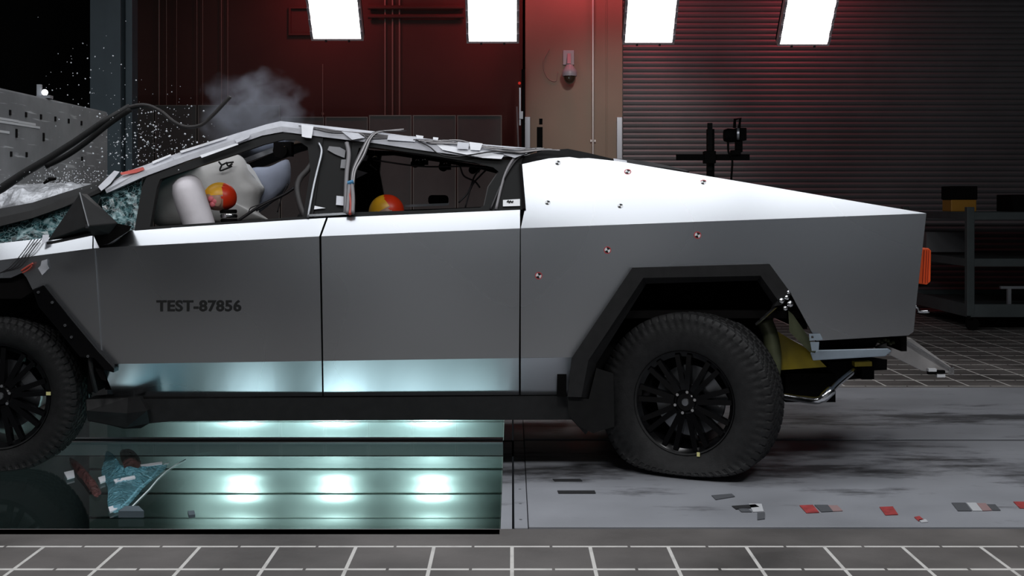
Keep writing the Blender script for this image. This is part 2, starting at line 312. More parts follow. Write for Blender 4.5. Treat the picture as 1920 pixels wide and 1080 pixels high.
# ------------------------------------------------------------------ mesh building
def W(px, py, Y): return Vector(((px-960)*Y/F, Y, CAMZ-(py-HZ)*Y/F))
ORI = {}
class MB:
    def __init__(s): s.v = []; s.f = []; s.mi = []
    def add(s, verts, faces, mi=0):
        o = len(s.v); s.v += [Vector(p) for p in verts]
        for f in faces: s.f.append(tuple(i+o for i in f)); s.mi.append(mi)
        return s
    def prism(s, front, back, mi=0):
        n = len(front)
        s.add(list(front)+list(back), [tuple(range(n)), tuple(range(2*n-1, n-1, -1))]+[(i, i+n, (i+1) % n+n, (i+1) % n) for i in range(n)], mi); return s
    def box(s, c, d, rot=None, mi=0):
        c = Vector(c); hx, hy, hz = d[0]/2, d[1]/2, d[2]/2
        p = [Vector((x, y, z)) for x in (-hx, hx) for y in (-hy, hy) for z in (-hz, hz)]
        if rot is not None: p = [rot @ q for q in p]
        s.add([c+q for q in p], [(0, 1, 3, 2), (4, 6, 7, 5), (0, 4, 5, 1), (2, 3, 7, 6), (0, 2, 6, 4), (1, 5, 7, 3)], mi); return s
    def beam(s, a, b, wd, h, up=(0, 0, 1), mi=0, w2=None, h2=None):
        a, b = Vector(a), Vector(b); d = (b-a).normalized(); up = Vector(up)
        if abs(d.dot(up)) > .97: up = Vector((0, 1, 0))
        x = d.cross(up).normalized(); u = x.cross(d).normalized()
        w2 = wd if w2 is None else w2; h2 = h if h2 is None else h2
        fa = [a+x*i*wd/2+u*j*h/2 for i, j in ((-1, -1), (1, -1), (1, 1), (-1, 1))]
        fb = [b+x*i*w2/2+u*j*h2/2 for i, j in ((-1, -1), (1, -1), (1, 1), (-1, 1))]
        return s.prism(fa, fb, mi)
    def tube(s, pts, r, n=8, mi=0, smooth=6):
        pts = [Vector(p) for p in pts]
        if smooth and len(pts) > 2:
            q = []
            P = [pts[0]*2-pts[1]]+pts+[pts[-1]*2-pts[-2]]
            for i in range(1, len(P)-2):
                for k in range(smooth):
                    t = k/smooth; a, b, c, d = P[i-1], P[i], P[i+1], P[i+2]
                    q.append(.5*((2*b)+(c-a)*t+(2*a-5*b+4*c-d)*t*t+(3*b-a-3*c+d)*t**3))
            q.append(pts[-1]); pts = q
        rings = []; up = Vector((.13, .2, 1)).normalized()
        for i, p in enumerate(pts):
            d = (pts[min(i+1, len(pts)-1)]-pts[max(i-1, 0)])
            if d.length < 1e-9: d = Vector((1, 0, 0))
            d.normalize(); x = d.cross(up)
            if x.length < 1e-3: x = d.cross(Vector((1, 0, 0)))
            x.normalize(); y = x.cross(d)
            rr = r[min(i, len(r)-1)] if isinstance(r, (list, tuple)) else r
            rings.append([p+(x*math.cos(2*math.pi*k/n)+y*math.sin(2*math.pi*k/n))*rr for k in range(n)])
        return s.rings(rings, mi)
    def rings(s, rings, mi=0, cap=True):
        n = len(rings[0]); fs = []
        for i in range(len(rings)-1):
            for k in range(n): fs.append((i*n+k, i*n+(k+1) % n, (i+1)*n+(k+1) % n, (i+1)*n+k))
        if cap: fs += [tuple(range(n-1, -1, -1)), tuple((len(rings)-1)*n+k for k in range(n))]
        s.add([p for r in rings for p in r], fs, mi); return s
    def lathe(s, prof, mtx, n=48, mi=0, cap=False):
        # prof: list of (radius, along-axis); axis is local Y
        return s.rings([[mtx @ Vector((r*math.cos(2*math.pi*k/n), a, r*math.sin(2*math.pi*k/n))) for k in range(n)] for r, a in prof], mi, cap)
    def ball(s, c, rad, nu=24, nv=16, rot=None, mi=0, fn=None):
        c = Vector(c); rings = []
        for j in range(nv+1):
            th = math.pi*j/nv; ring = []
            for k in range(nu):
                ph = 2*math.pi*k/nu
                q = Vector((math.sin(th)*math.cos(ph), math.sin(th)*math.sin(ph), math.cos(th)))
                if fn: q = fn(q)
                q = Vector((q.x*rad[0], q.y*rad[1], q.z*rad[2]))
                if rot is not None: q = rot @ q
                ring.append(c+q)
            rings.append(ring)
        return s.rings(rings, mi, False)
    def sheet(s, rows, th, mi=0):
        # rows of points -> a skin with thickness th (vector), closed all round
        th = Vector(th); m, n = len(rows), len(rows[0]); N = m*n
        vs = [p for r in rows for p in r]; vs = vs+[p+th for p in vs]; fs = []
        for i in range(m-1):
            for k in range(n-1):
                a, b, c, d = i*n+k, i*n+k+1, (i+1)*n+k+1, (i+1)*n+k
                fs += [(a, b, c, d), (a+N, d+N, c+N, b+N)]
        loop = [k for k in range(n)]+[i*n+n-1 for i in range(1, m)]+[(m-1)*n+k for k in range(n-2, -1, -1)]+[i*n for i in range(m-2, 0, -1)]
        for i in range(len(loop)):
            a, b = loop[i], loop[(i+1) % len(loop)]; fs.append((a, a+N, b+N, b))
        s.add(vs, fs, mi); return s
    def ring(s, outer, inner, th, mi=0):
        th = Vector(th); n = len(outer)
        vs = list(outer)+list(inner)+[p+th for p in outer]+[p+th for p in inner]; fs = []
        for i in range(n):
            j = (i+1) % n
            fs += [(i, j, n+j, n+i), (2*n+i, 3*n+i, 3*n+j, 2*n+j), (i, 2*n+i, 2*n+j, j), (n+i, n+j, 3*n+j, 3*n+i)]
        s.add(vs, fs, mi); return s
    def build(s, name, m, parent=None, smooth=None, bevel=0, loc=None, tri=False):
        o0 = ORI[parent.name] if parent is not None else Vector(loc or (0, 0, 0))
        me = bpy.data.meshes.new(name)
        bm = bmesh.new()
        bv = [bm.verts.new(p-o0) for p in s.v]
        for f, mi in zip(s.f, s.mi):
            idx = []
            for i in f:
                if i not in idx: idx.append(i)
            if len(idx) < 3: continue
            try: fc = bm.faces.new([bv[i] for i in idx]); fc.material_index = mi
            except ValueError: pass
        bmesh.ops.remove_doubles(bm, verts=bm.verts, dist=1e-6)
        bmesh.ops.recalc_face_normals(bm, faces=bm.faces)
        big = [f for f in bm.faces if len(f.verts) > 4]
        if big and (tri or not bevel): bmesh.ops.triangulate(bm, faces=big)
        bm.to_mesh(me); bm.free()
        for q in (m if isinstance(m, (list, tuple)) else [m]): me.materials.append(M[q] if isinstance(q, str) else q)
        if smooth is not None:
            for p in me.polygons: p.use_smooth = True
            if smooth < 180: me.set_sharp_from_angle(angle=math.radians(smooth))
        o = bpy.data.objects.new(name, me); COL.objects.link(o)
        if parent is not None: o.parent = parent
        else: o.location = o0
        ORI[o.name] = o0
        if bevel:
            b = o.modifiers.new('bevel', 'BEVEL'); b.width = bevel; b.segments = 2; b.limit_method = 'ANGLE'; b.angle_limit = math.radians(35)
        return o
def tag(o, label, cat, group=None, kind=None):
    o['label'] = label; o['category'] = cat
    if group: o['group'] = group
    if kind: o['kind'] = kind
    return o
def thing(name, label, cat, loc, group=None):
    o = bpy.data.objects.new(name, None); COL.objects.link(o); o.location = loc; o.empty_display_size = .1
    ORI[o.name] = Vector(loc); return tag(o, label, cat, group)
def struct(o): o['kind'] = 'structure'; return o
def interp(tab, x):
    if x <= tab[0][0]:
        a, b = tab[0], tab[1]
    elif x >= tab[-1][0]:
        a, b = tab[-2], tab[-1]
    else:
        for a, b in zip(tab, tab[1:]):
            if a[0] <= x <= b[0]: break
    return a[1]+(b[1]-a[1])*(x-a[0])/(b[0]-a[0])

# ------------------------------------------------------------------ the hall
XL, XR, YB, YF, ZC = -13.0, 12.0, 17.0, -5.0, 7.5
SY0, SY1, GX, GL = 5.49, 9.68, -.055, -3.32      # track slab near / far edge, glass right edge
def rect(x0, x1, y0, y1, z0, z1): return MB().box(((x0+x1)/2, (y0+y1)/2, (z0+z1)/2), (x1-x0, y1-y0, z1-z0))
fl = MB()
fl.box(((XL+XR)/2, (YF+SY0)/2, -.1), (XR-XL, SY0-YF, .2))
fl.box(((XL+XR)/2, (SY1+24)/2, -.1), (XR-XL, 24-SY1, .2))
fl.box(((XL+GL)/2, (SY0+SY1)/2, -.1), (GL-XL, SY1-SY0, .2))
struct(fl.build('floor', 'floor'))
pl = MB()
pl.box(((.075+XR)/2, (SY0+.02+7.50)/2, -.095), (XR-.075, 7.50-SY0-.02, .2))
pl.box(((.075+XR)/2, (7.56+SY1-.02)/2, -.095), (XR-.075, SY1-.02-7.56, .2))
struct(pl.build('floor_track_plate', 'plate', bevel=.004))
fr = MB()      # steel surround of the glass: strip between glass and plate, with bolts
fr.box(((GX+.004)/2, (SY0+SY1)/2, -.10), (.004-GX-.008, SY1-SY0, .2)); fr.box((.041, (SY0+SY1)/2, -.097), (.06, SY1-SY0, .2))
for k in range(14): fr.lathe([(0, .0), (.008, .0), (.008, -.006), (0, -.006)], Matrix.Translation((.04, SY0+.15+k*.3, .003)) @ Matrix.Rotation(math.radians(90), 4, 'X'), 10)
struct(fr.build('trim_1', 'plate'))
tr = MB(); tr.box(((GL+XR)/2, 7.53, -.05), (XR-GL, .05, .085)); tr.box(((GL+XR)/2, 7.505, -.02), (XR-GL, .006, .05))
struct(tr.build('trim_2', 'matblack'))
rl = MB(); rl.box(((GL+GX)/2, 7.585, -.035), (GX-GL, .05, .08)); rl.box(((GL+GX)/2, 7.47, -.035), (GX-GL, .04, .08))
struct(rl.build('trim_3', 'bright_rail'))
gl = MB(); gl.box(((GL+GX)/2, (SY0+.02+7.44)/2, -.012), (GX-GL-.004, 7.44-SY0-.02, .02)); struct(gl.build('window_1', 'floor_glass'))
gl = MB(); gl.box(((GL+GX)/2, (7.62+SY1-.02)/2, -.012), (GX-GL-.004, SY1-.02-7.62, .02)); struct(gl.build('window_2', 'floor_glass'))
pit = MB()
pit.box(((GL+GX)/2, 9.72, -.75), (GX-GL, .08, 1.5)); pit.box(((GL+GX)/2, 5.44, -.75), (GX-GL, .08, 1.5))
pit.box(((GL+GX)/2, 7.6, -1.45), (GX-GL, 4.3, .08)); pit.box((GX+.03, 7.6, -.75), (.04, 4.3, 1.3)); struct(MB().box((GL-.02, 7.6, -.75), (.04, 4.2, 1.3)).build('wall_pit_end', 'dark_wall'))  # end wall coloured dark to stand for shade and tire reflection
for k in range(6): pit.box(((GL+GX)/2, 9.66, -.16-k*.19), (GX-GL, .05, .17))
struct(pit.build('wall_pit', 'pit', smooth=35))
# walls and ceiling
struct(rect(W(235, 0, YB).x, W(980, 0, YB).x, YB, YB+.2, -.05, ZC).build('wall_back', 'wall_red'))
struct(rect(W(1166, 0, YB).x, XR, YB+.12, YB+.3, -.05, ZC).build('wall_back_right', 'dark_wall'))
struct(rect(XL, XR, 23.8, 24, -.05, ZC).build('wall_far', 'dark_wall'))
struct(rect(XL-.2, XL, YF, 24, -.05, ZC).build('wall_left', 'dark_wall'))
struct(rect(XR, XR+.2, YF, 24, -.05, ZC).build('wall_right', 'dark_wall'))
struct(rect(XL, XR, YF-.2, YF, -.05, ZC).build('wall_front', 'pale_wall'))
struct(rect(XL, XR, YF, 24, ZC, ZC+.2).build('ceiling', 'ceiling'))
pil = MB(); x0, x1 = W(985, 0, 16.7).x, W(1166, 0, 16.7).x
pil.box(((x0+x1)/2, 16.85, ZC/2), (x1-x0, .5, ZC)); pil.box((W(1137, 0, 16.6).x, 16.595, ZC/2), (.02, .012, ZC))
struct(pil.build('wall_pillar', 'beige', bevel=.01))
cl = MB(); cx = W(206, 0, 13).x
cl.box((cx-.0, 13.0, ZC/2), (.06, .30, ZC)); cl.box((cx, 12.87, ZC/2), (.32, .04, ZC)); cl.box((cx, 13.14, ZC/2), (.32, .04, ZC)); cl.box((cx+.20, 13.1, ZC/2), (.07, .2, ZC))
struct(cl.build('wall_steel_column', 'column', bevel=.004))
# roller shutter: interlocking slats
sh = MB(); sx0, sx1 = W(1168, 0, YB).x, 8.2; z = 0.0; dz = 10.3*YB/F
prof = []
while z < 4.45:
    prof += [(0, z), (-.012, z+dz*.18), (-.022, z+dz*.5), (-.012, z+dz*.82), (0, z+dz*.86), (.018, z+dz*.88), (.018, z+dz*.98)]; z += dz
for a, b in zip(prof, prof[1:]): sh.add([(sx0, YB+a[0], a[1]), (sx1, YB+a[0], a[1]), (sx1, YB+b[0], b[1]), (sx0, YB+b[0], b[1])], [(0, 1, 2, 3)])
sh.box(((sx0+sx1)/2, YB+.06, z/2), (sx1-sx0, .04, z))
shutter = struct(sh.build('door_1', 'shutter'))
tr = MB().box((W(1161, 0, 16.6).x, 16.57, 1.3), (.075, .06, 2.63)); tag(tr.build('guide_post', 'silver_post', bevel=.005), 'silver post on the beige pillar at the left edge of the slatted shutter', 'post', 'silver posts on the pillar')
tr = MB().box((W(989, 0, 16.6).x, 16.57, 1.3), (.075, .06, 2.64)); tag(tr.build('guide_post', 'silver_post', bevel=.005), 'short silver post on the left edge of the beige pillar', 'post', 'silver posts on the pillar')
# thin conduits on the wall
def conduit(px, top, bot, Y, r, m, label, grp='wall conduits'):
    a, b = W(px, top, Y), W(px, bot, Y); mb = MB().tube([a, b], r, 8, 0, 0)
    for t in (.3, .7): mb.box(a.lerp(b, t)+Vector((0, .012, 0)), (r*4, .02, .03))
    tag(mb.build('conduit', m, smooth=40), label, 'pipe', grp)
conduit(1112, -240, 480, 16.56, .018, 'bright_conduit', 'bright vertical pipe running down the beige pillar')
conduit(722, -240, 430, 16.97, .011, 'conduit', 'left of the three close pipes on the red wall above the roof')
conduit(736, -240, 430, 16.97, .011, 'conduit', 'middle of the three close pipes on the red wall above the roof')
conduit(749, -240, 430, 16.97, .011, 'conduit', 'right of the three close pipes on the red wall above the roof')
conduit(605, 120, 430, 16.97, .007, 'conduit', 'single thin pipe on the red wall under the leftmost light panel')
for i, (px, r_, t_) in enumerate(((298, .013, 'brightest pipe on the dark wall, just right of the steel column'), (312, .007, 'faint pipe second to the right of the steel column'), (331, .006, 'faint pipe third to the right of the steel column'),
                   (369, .006, 'faint thin pipe on the dark wall above the bent wiper tip'), (380, .006, 'faint thin pipe beside another above the bent wiper tip'), (415, .007, 'thin pipe on the dark wall nearest the smoke'), (427, .006, 'last thin pipe on the dark wall before the smoke'))):
    conduit(px, -240, 430, 16.97, r_, 'conduit', t_)
duct = MB()
for py in (14, 31): duct.tube([W(690, py, 16.92), W(870, py, 16.92)], .03, 8, 0, 0); duct.box(W(700, py, 16.96), (.06, .09, .05)); duct.box(W(860, py, 16.96), (.06, .09, .05))
tag(duct.build('duct', 'wall_red', smooth=40), 'pair of red painted ducts high on the wall between two light panels', 'pipe')
db = MB().ring([W(541, 12, 16.95), W(592, 12, 16.95), W(592, 66, 16.95), W(541, 66, 16.95)], [W(545, 16, 16.95), W(588, 16, 16.95), W(588, 62, 16.95), W(545, 62, 16.95)], (0, .05, 0))
tag(db.build('wall_box', 'wall_red'), 'red square frame on the wall behind the leftmost light panel', 'frame')
# grey wall boards standing along the wall
edges = [215, 290, 370, 448, 526, 609, 691, 773, 856, 942]
names = ['leftmost grey wall board, just right of the steel column', 'grey wall board behind the bent wiper blade', 'grey wall board behind the flying glass crumbs', 'grey wall board behind the smoke', 'grey wall board behind the peak of the roof', 'grey wall board behind the roof above the taped post', 'grey wall board below the three pipes', 'grey wall board above the middle of the rear window', 'rightmost grey wall board, beside the dark doorway']
for i, nm in enumerate(names):
    a, b = edges[i], edges[i+1]; Y = 16.6; t = 216 if i > 5 else 219
    if i < 4: t = 197
    P = [W(a+1, t, Y), W(b-1, t, Y), W(b-1, 520, Y), W(a+1, 520, Y)]
    tb = thing('wall_board', nm, 'board', ((P[0].x+P[1].x)/2, Y, P[2].z), 'grey boards along the back wall')
    mb = MB().prism(P, [p+Vector((0, .04, 0)) for p in P]); mb.build('board', 'panel_grey', tb)
    q = [W(a+3, t+2, Y), W(b-3, t+2, Y), W(b-3, 518, Y), W(a+3, 518, Y)]
    MB().ring([p+Vector((0, -.012, 0)) for p in P], [p+Vector((0, -.012, 0)) for p in q], (0, .05, 0)).build('edging', 'board_frame', tb)
# dark door frame with switch gear beside the pillar
dk = thing('equipment_rack', 'thin dark equipment stand with a red light left of the beige pillar', 'stand', W(973, 480, 16.4))
MB().box((W(981, 300, 16.4).x, 16.4, 1.62), (.045, .08, 3.24)).build('post', 'matblack', dk)
MB().box(W(975, 200, 16.35), (.02, .05, .5)).build('strip', 'silver_post', dk)
MB().ball(W(974, 156, 16.35), (.02, .02, .02), 10, 8).build('indicator', 'red_led', dk)
MB().tube([W(969, 200, 16.35), W(971, 250, 16.3), W(974, 330, 16.35)], .012, 6).build('cable', 'wire_grey', dk)
MB().box(W(977, 216, 16.33), (.05, .05, .10)).build('switch', 'silver_post', dk)

# LED light panels hanging behind the truck, tilted down to the track
tilt = math.radians(47.4)
panels = [((584, 75), (682, 75), 'leftmost glowing light panel hanging high on the wall side'), ((875, 80), (973, 80), 'second glowing light panel from the left, above the roof cables'), ((1167, 82), (1264, 82), 'third glowing light panel from the left, right of the dome camera'), ((1457, 85), (1554, 85), 'rightmost glowing light panel, over the dark shutter')]
for (a, b, lb) in panels:
    Y = 11.2; A, B = W(*a, Y), W(*b, Y); up = Vector((0, -math.cos(tilt), math.sin(tilt))); n = Vector((0, -math.sin(tilt), -math.cos(tilt)))
    Ln = 1.15; t = thing('light_panel', lb, 'light', (A+B)/2-n*.06, 'tilted light panels')
    xw = Vector((1, 0, 0)); wd = (B-A).length
    i0, i1 = A+xw*.022+up*.02, B-xw*.022+up*.02
    MB().prism([i0+n*.004, i1+n*.004, i1+up*(Ln-.04)+n*.004, i0+up*(Ln-.04)+n*.004], [i0-n*.01, i1-n*.01, i1+up*(Ln-.04)-n*.01, i0+up*(Ln-.04)-n*.01]).build('led_face', 'led', t)
    MB().ring([A+n*.012, B+n*.012, B+up*Ln+n*.012, A+up*Ln+n*.012], [i0+n*.012, i1+n*.012, i1+up*(Ln-.04)+n*.012, i0+up*(Ln-.04)+n*.012], -n*.07).build('housing', 'led_frame', t)
    MB().prism([A-n*.06, B-n*.06, B+up*Ln-n*.06, A+up*Ln-n*.06], [A-n*.1, B-n*.1, B+up*Ln-n*.1, A+up*Ln-n*.1]).build('back_cover', 'matblack', t)
    for k in range(9):
        s = .05+k*.125
        for e, sg in ((A, 1), (B, -1)):
            c = e+up*s+n*.016+xw*sg*.010
            MB().beam(c, c+up*.06, .022, .014, n).build('clip', 'led_clip', t)
    for s in (.28, .72): MB().box(A.lerp(B, s)-up*.006+n*.01, (.018, .02, .018)).build('latch', 'matblack', t)
    for s in (.2, .8):
        c = A.lerp(B, s)+up*Ln*.6-n*.1; MB().tube([c, (c.x, c.y, ZC)], .012, 8, 0, 0).build('hanger', 'matblack', t)

# dome camera on the pillar
t = thing('dome_camera', 'grey dome security camera on the beige pillar', 'camera', W(1068, 100, 16.6))
MB().box(W(1066, 108, 16.58), (.15, .03, .20)).build('bracket', 'cctv', t, bevel=.004)
MB().beam(W(1067, 103, 16.57), W(1067, 122, 16.45), .05, .06).build('arm', 'cctv', t, bevel=.004)
V = lambda p: Matrix.Translation(p) @ Matrix.Rotation(math.radians(90), 4, 'X')
MB().lathe([(0, -.09), (.04, -.085), (.07, -.04), (.098, .0), (.102, .03), (.098, .07), (0, .07)], Matrix.Translation(W(1068, 133, 16.42)) @ Matrix.Rotation(math.radians(-90), 4, 'X'), 28).build('housing', 'cctv', t, smooth=40)
MB().ball(W(1068, 143, 16.42), (.085, .085, .105), 24, 14).build('dome', 'cctv_dome', t, smooth=180)
tag(MB().tube([W(1030, 92, 16.59), W(1018, 118, 16.585), W(1026, 145, 16.585), W(1042, 152, 16.585), W(1046, 135, 16.585)], .006, 6).build('loose_cable', 'conduit', smooth=180), 'thin loose cable curled on the pillar left of the dome camera', 'cable')

# filming rig in front of the shutter
t = thing('camera_rig', 'dark crossbar stand holding a filming camera before the shutter', 'camera stand', (W(1330, 400, 13).x, 13, 0))
p = W(1332, 380, 13)
mb = MB().box((p.x, 13, 1.12), (.075, .075, 2.24)); mb.build('mast', 'matblack', t, bevel=.004)
MB().box(W(1331, 275, 12.95), (.05, .03, .5)).build('mast_slot', 'interior', t)
mb = MB(); mb.beam(W(1268, 295, 12.9), W(1405, 295, 12.9), .05, .06); mb.build('crossbar', 'matblack', t, bevel=.004)
MB().box(W(1330, 295, 12.9), (.12, .13, .13)).build('clamp', 'matblack', t, bevel=.006)
MB().box((p.x, 13, .03), (.6, .6, .06)).build('base', 'matblack', t)
t2 = thing('film_camera', 'small black filming camera clamped on the crossbar stand', 'camera', W(1382, 285, 12.9))
MB().box(W(1388, 252, 12.9), (.11, .13, .13)).build('body', 'matblack', t2, bevel=.006)
MB().lathe([(0, -.06), (.07, -.06), (.075, .02), (.06, .06), (0, .06)], Matrix.Translation(W(1368, 254, 12.9)) @ Matrix.Rotation(math.radians(90), 4, 'Z'), 24).build('lens', 'matblack', t2, smooth=40)
MB().lathe([(.055, -.012), (.062, -.012), (.062, .012), (.055, .012)], Matrix.Translation(W(1384, 251, 12.8)) @ Matrix.Rotation(math.radians(80), 4, 'Z'), 20).build('lens_ring', 'silver_post', t2, smooth=40)
mb = MB(); mb.tube([W(1377, 240, 12.9), W(1378, 224, 12.9), W(1388, 222, 12.9), W(1386, 240, 12.9)], .016, 6, 0, 0); mb.build('top_handle', 'matblack', t2)
MB().box(W(1385, 275, 12.9), (.07, .08, .12)).build('mount', 'matblack', t2, bevel=.004)
MB().box(W(1379, 286, 12.88), (.10, .09, .05)).build('mount_plate', 'matblack', t2, bevel=.004)
MB().tube([W(1365, 262, 12.88), W(1366, 285, 12.86), W(1373, 300, 12.86), W(1371, 340, 12.88), W(1371, 390, 12.9)], .011, 6).build('cable', 'matblack', t2, smooth=180)
t = thing('mast', 'short dark mast standing behind the truck before the pillar', 'stand', (W(1012, 0, 13).x, 13, 0))
MB().box((W(1012, 0, 13).x, 13, 1.13), (.06, .06, 2.26)).build('upright', 'matblack', t); MB().box(W(1014, 228, 13), (.035, .05, .06)).build('cap', 'matblack', t)
MB().box((W(1012, 0, 13).x, 13, .02), (.5, .5, .04)).build('base', 'matblack', t)

# shelving trolley on the right
RX, RY = W(1818, 0, 14).x, 14.0
t = thing('shelf_trolley', 'grey steel shelf trolley at the right edge behind the truck', 'shelf', (RX+1.0, RY, 0))
RD, RW = 2.3, 2.4
def zrow(py): return CAMZ-(py-HZ)*RY/F
for (x, y) in ((RX, RY), (RX+RW, RY), (RX-.0, RY+RD), (RX+RW, RY+RD)):
    MB().box((x, y, (zrow(388)+zrow(592))/2), (.085, .085, zrow(388)-zrow(592))).build('post', 'rack_paint', t, bevel=.006)
for py, th in ((405, .05), (492, .055), (582, .09)):
    z = zrow(py)
    MB().box((RX+RW/2, RY+RD/2, z), (RW, RD, .03)).build('shelf', 'rack_paint', t)
    mb = MB()
    for y in (RY-.02, RY+RD+.02): mb.box((RX+RW/2, y, z), (RW, .04, th*1.6))
    for x in (RX-.02, RX+RW+.02): mb.box((x, RY+RD/2, z), (.04, RD, th*1.6))
    mb.build('shelf_rail', 'rack_paint', t)
for (x, y) in ((RX, RY), (RX+RW, RY), (RX, RY+RD), (RX+RW, RY+RD)):
    mb = MB().lathe([(0, -.03), (.07, -.03), (.08, 0), (.07, .03), (0, .03)], Matrix.Translation((x+.03, y, .08)), 20); mb.box((x, y, .145), (.06, .06, .05)); mb.build('caster', 'matblack', t, smooth=40)
def small(name, mb, m, label, cat, **k): return tag(mb.build(name, m, **k), label, cat)
zt = zrow(405)+.047
bx = thing('tool_case', 'amber and black case on the left end of the trolley top', 'case', (RX-.25+.35, RY+.6, zt))
MB().box((RX+.1, RY+.6, zt+.07), (.3, .3, .14)).build('base', 'amber', bx, bevel=.01); MB().box((RX+.1, RY+.6, zt+.22), (.32, .32, .16)).build('lid', 'matblack', bx, bevel=.01)
small('toolbox', MB().box((RX+1.05, RY+.5, zt+.10), (.9, .5, .20)), 'matblack', 'long black box on the trolley top at the right edge', 'box', bevel=.01)
small('carton', MB().box((RX+.35, RY+1.9, zrow(492)+.045+.13), (.5, .3, .26)), 'carton_and_reflection', 'grey carton on the middle trolley shelf behind the corner post', 'box', bevel=.006)
small('metal_bar', MB().box((RX+.8, RY+.25, zrow(582)+.045+.2), (.7, .04, .03)).box((RX+.55, RY+.25, zrow(582)+.13), (.04, .04, .2)).box((RX+1.05, RY+.25, zrow(582)+.13), (.04, .04, .2)), 'silver_post', 'pale metal bar on legs on the bottom trolley shelf', 'bar')

# ------------------------------------------------------------------ concrete crash barrier
BX = -3.36
t = thing('crash_barrier', 'big grey concrete crash block at the left edge', 'barrier', (BX-1.2, 7.6, 0))
BY0, BY1, BZ = 4.9, W(208, 0, 10.2).y, 2.215
mb = MB().box((BX-1.2, (BY0+BY1)/2, BZ/2), (2.4, BY1-BY0, BZ)); mb.build('block', 'concrete_block', t, bevel=.015)
def face_pt(px, py):    # where a sight line meets the block's face
    Y = BX*F/(px-960); return W(px, py, Y)
holes = [(18, 211), (48, 215), (76, 219), (103, 223), (128, 227), (152, 231), (30, 250), (81, 257), (20, 289), (49, 290), (153, 298)]
for i, (px, py) in enumerate(holes):
    p = face_pt(px, py); h = .035 if i not in (6, 7) else .06
    MB().box(p+Vector((.002, 0, 0)), (.012, .022, h)).build('bolt_slot', 'matblack', t)
for px, py, ln in ((5, 223, .5), (20, 231, 1.0), (50, 231, .3), (5, 247, .2)):
    p = face_pt(px, py); MB().box(p+Vector((.002, 0, 0)), (.006, ln, .016)).build('scuff', 'white_tape', t)
lt = thing('work_lamp', 'small bright lamp on top of the concrete crash block', 'lamp', W(84, 192, 8.8))
lx, ly = W(84, 0, 8.9).x, 8.9
MB().lathe([(0, -.02), (.018, -.02), (.022, .0), (.012, .02), (0, .02)], Matrix.Translation((lx, ly, BZ+.045)) @ Matrix.Rotation(.4, 4, 'Z'), 16).build('head', 'lamp_glow', lt, smooth=40)
MB().box((lx-.05, ly+.03, BZ+.06), (.03, .03, .09)).build('bracket', 'silver_post', lt); MB().box((lx, ly, BZ+.012), (.10, .06, .02)).build('foot', 'silver_post', lt)

# ------------------------------------------------------------------ the pickup truck
YN, YC = 6.5, 7.5
TR = thing('pickup_truck', 'angular bare steel pickup truck crashed head on into the concrete block', 'truck', (W(700, 0, YC).x, YC, 0))
crease = [(-150, 506), (0, 488), (180, 465), (600, 443), (978, 428), (1737, 400)]
lower = [(-150, 686), (180, 683), (1075, 670), (1200, 668)]
rock = [(-150, 748), (200, 745), (1070, 740), (1200, 739)]
SIDE_K = .28/118
def Yside(px, py):
    yc = interp(crease, px)
    if py <= yc: return YN+(yc-py)*SIDE_K
    yl = interp(lower, px)
    if py <= yl: return YN+.014*(py-yc)/(yl-yc)
    yr = interp(rock, px); return YN+.014+.15*(py-yl)/(yr-yl)
def S(px, py, d=0.): 
    Y = Yside(px, py)+d; return W(px, py, Y)
def on_plane(px, py, a, b, c):     # where the sight line through a pixel meets the plane a, b, c
    n = (b-a).cross(c-a); o = Vector((0, 0, CAMZ)); d = W(px, py, 1.0)-o
    return o+d*((a-o).dot(n)/d.dot(n))
def mir(p): return Vector((p.x, 2*YC-p.y, p.z))
def side_poly(pts, th=.02, d=0., far=False, bulge=None):
    fr = [S(x, y, d) for x, y in pts]; bk = [p+Vector((0, th, 0)) for p in fr]
    if far: fr = [mir(p) for p in fr]; bk = [mir(p) for p in bk]
    return MB().prism(fr, bk)
def door_rows(xs, top, d=0., bottom=True):
    rows = []
    for fn in ([lambda x: interp(rock, x)] if bottom else [])+[lambda x: interp(lower, x), lambda x: interp(crease, x), top]:
        r = []
        for x in xs:
            x0 = x; py = fn(x); r.append(S(x0, py, d))
        rows.append(r)
    return rows
def door(xa, xb, top, d0, d1, n=10, far=False, slant=None):
    # slant: px shift of the right / left edges along the height
    rows = []
    for fn, tagk in ((lambda x: interp(rock, x), 0), (lambda x: interp(lower, x), 1), (lambda x: interp(crease, x), 2), (top, 3)):
        r = []
        for k in range(n):
            t_ = k/(n-1); a = xa[tagk]; b = xb[tagk]; x = a+(b-a)*t_; r.append(S(x, fn(x), d0+(d1-d0)*t_))
        rows.append(r)
    if far: rows = [[mir(p) for p in r] for r in rows]
    return MB().sheet(rows, (0, -.022 if far else .022, 0))
sill = [(80, 446), (180, 437), (262, 431), (605, 409), (985, 393)]
sillf = lambda x: interp(sill, x)
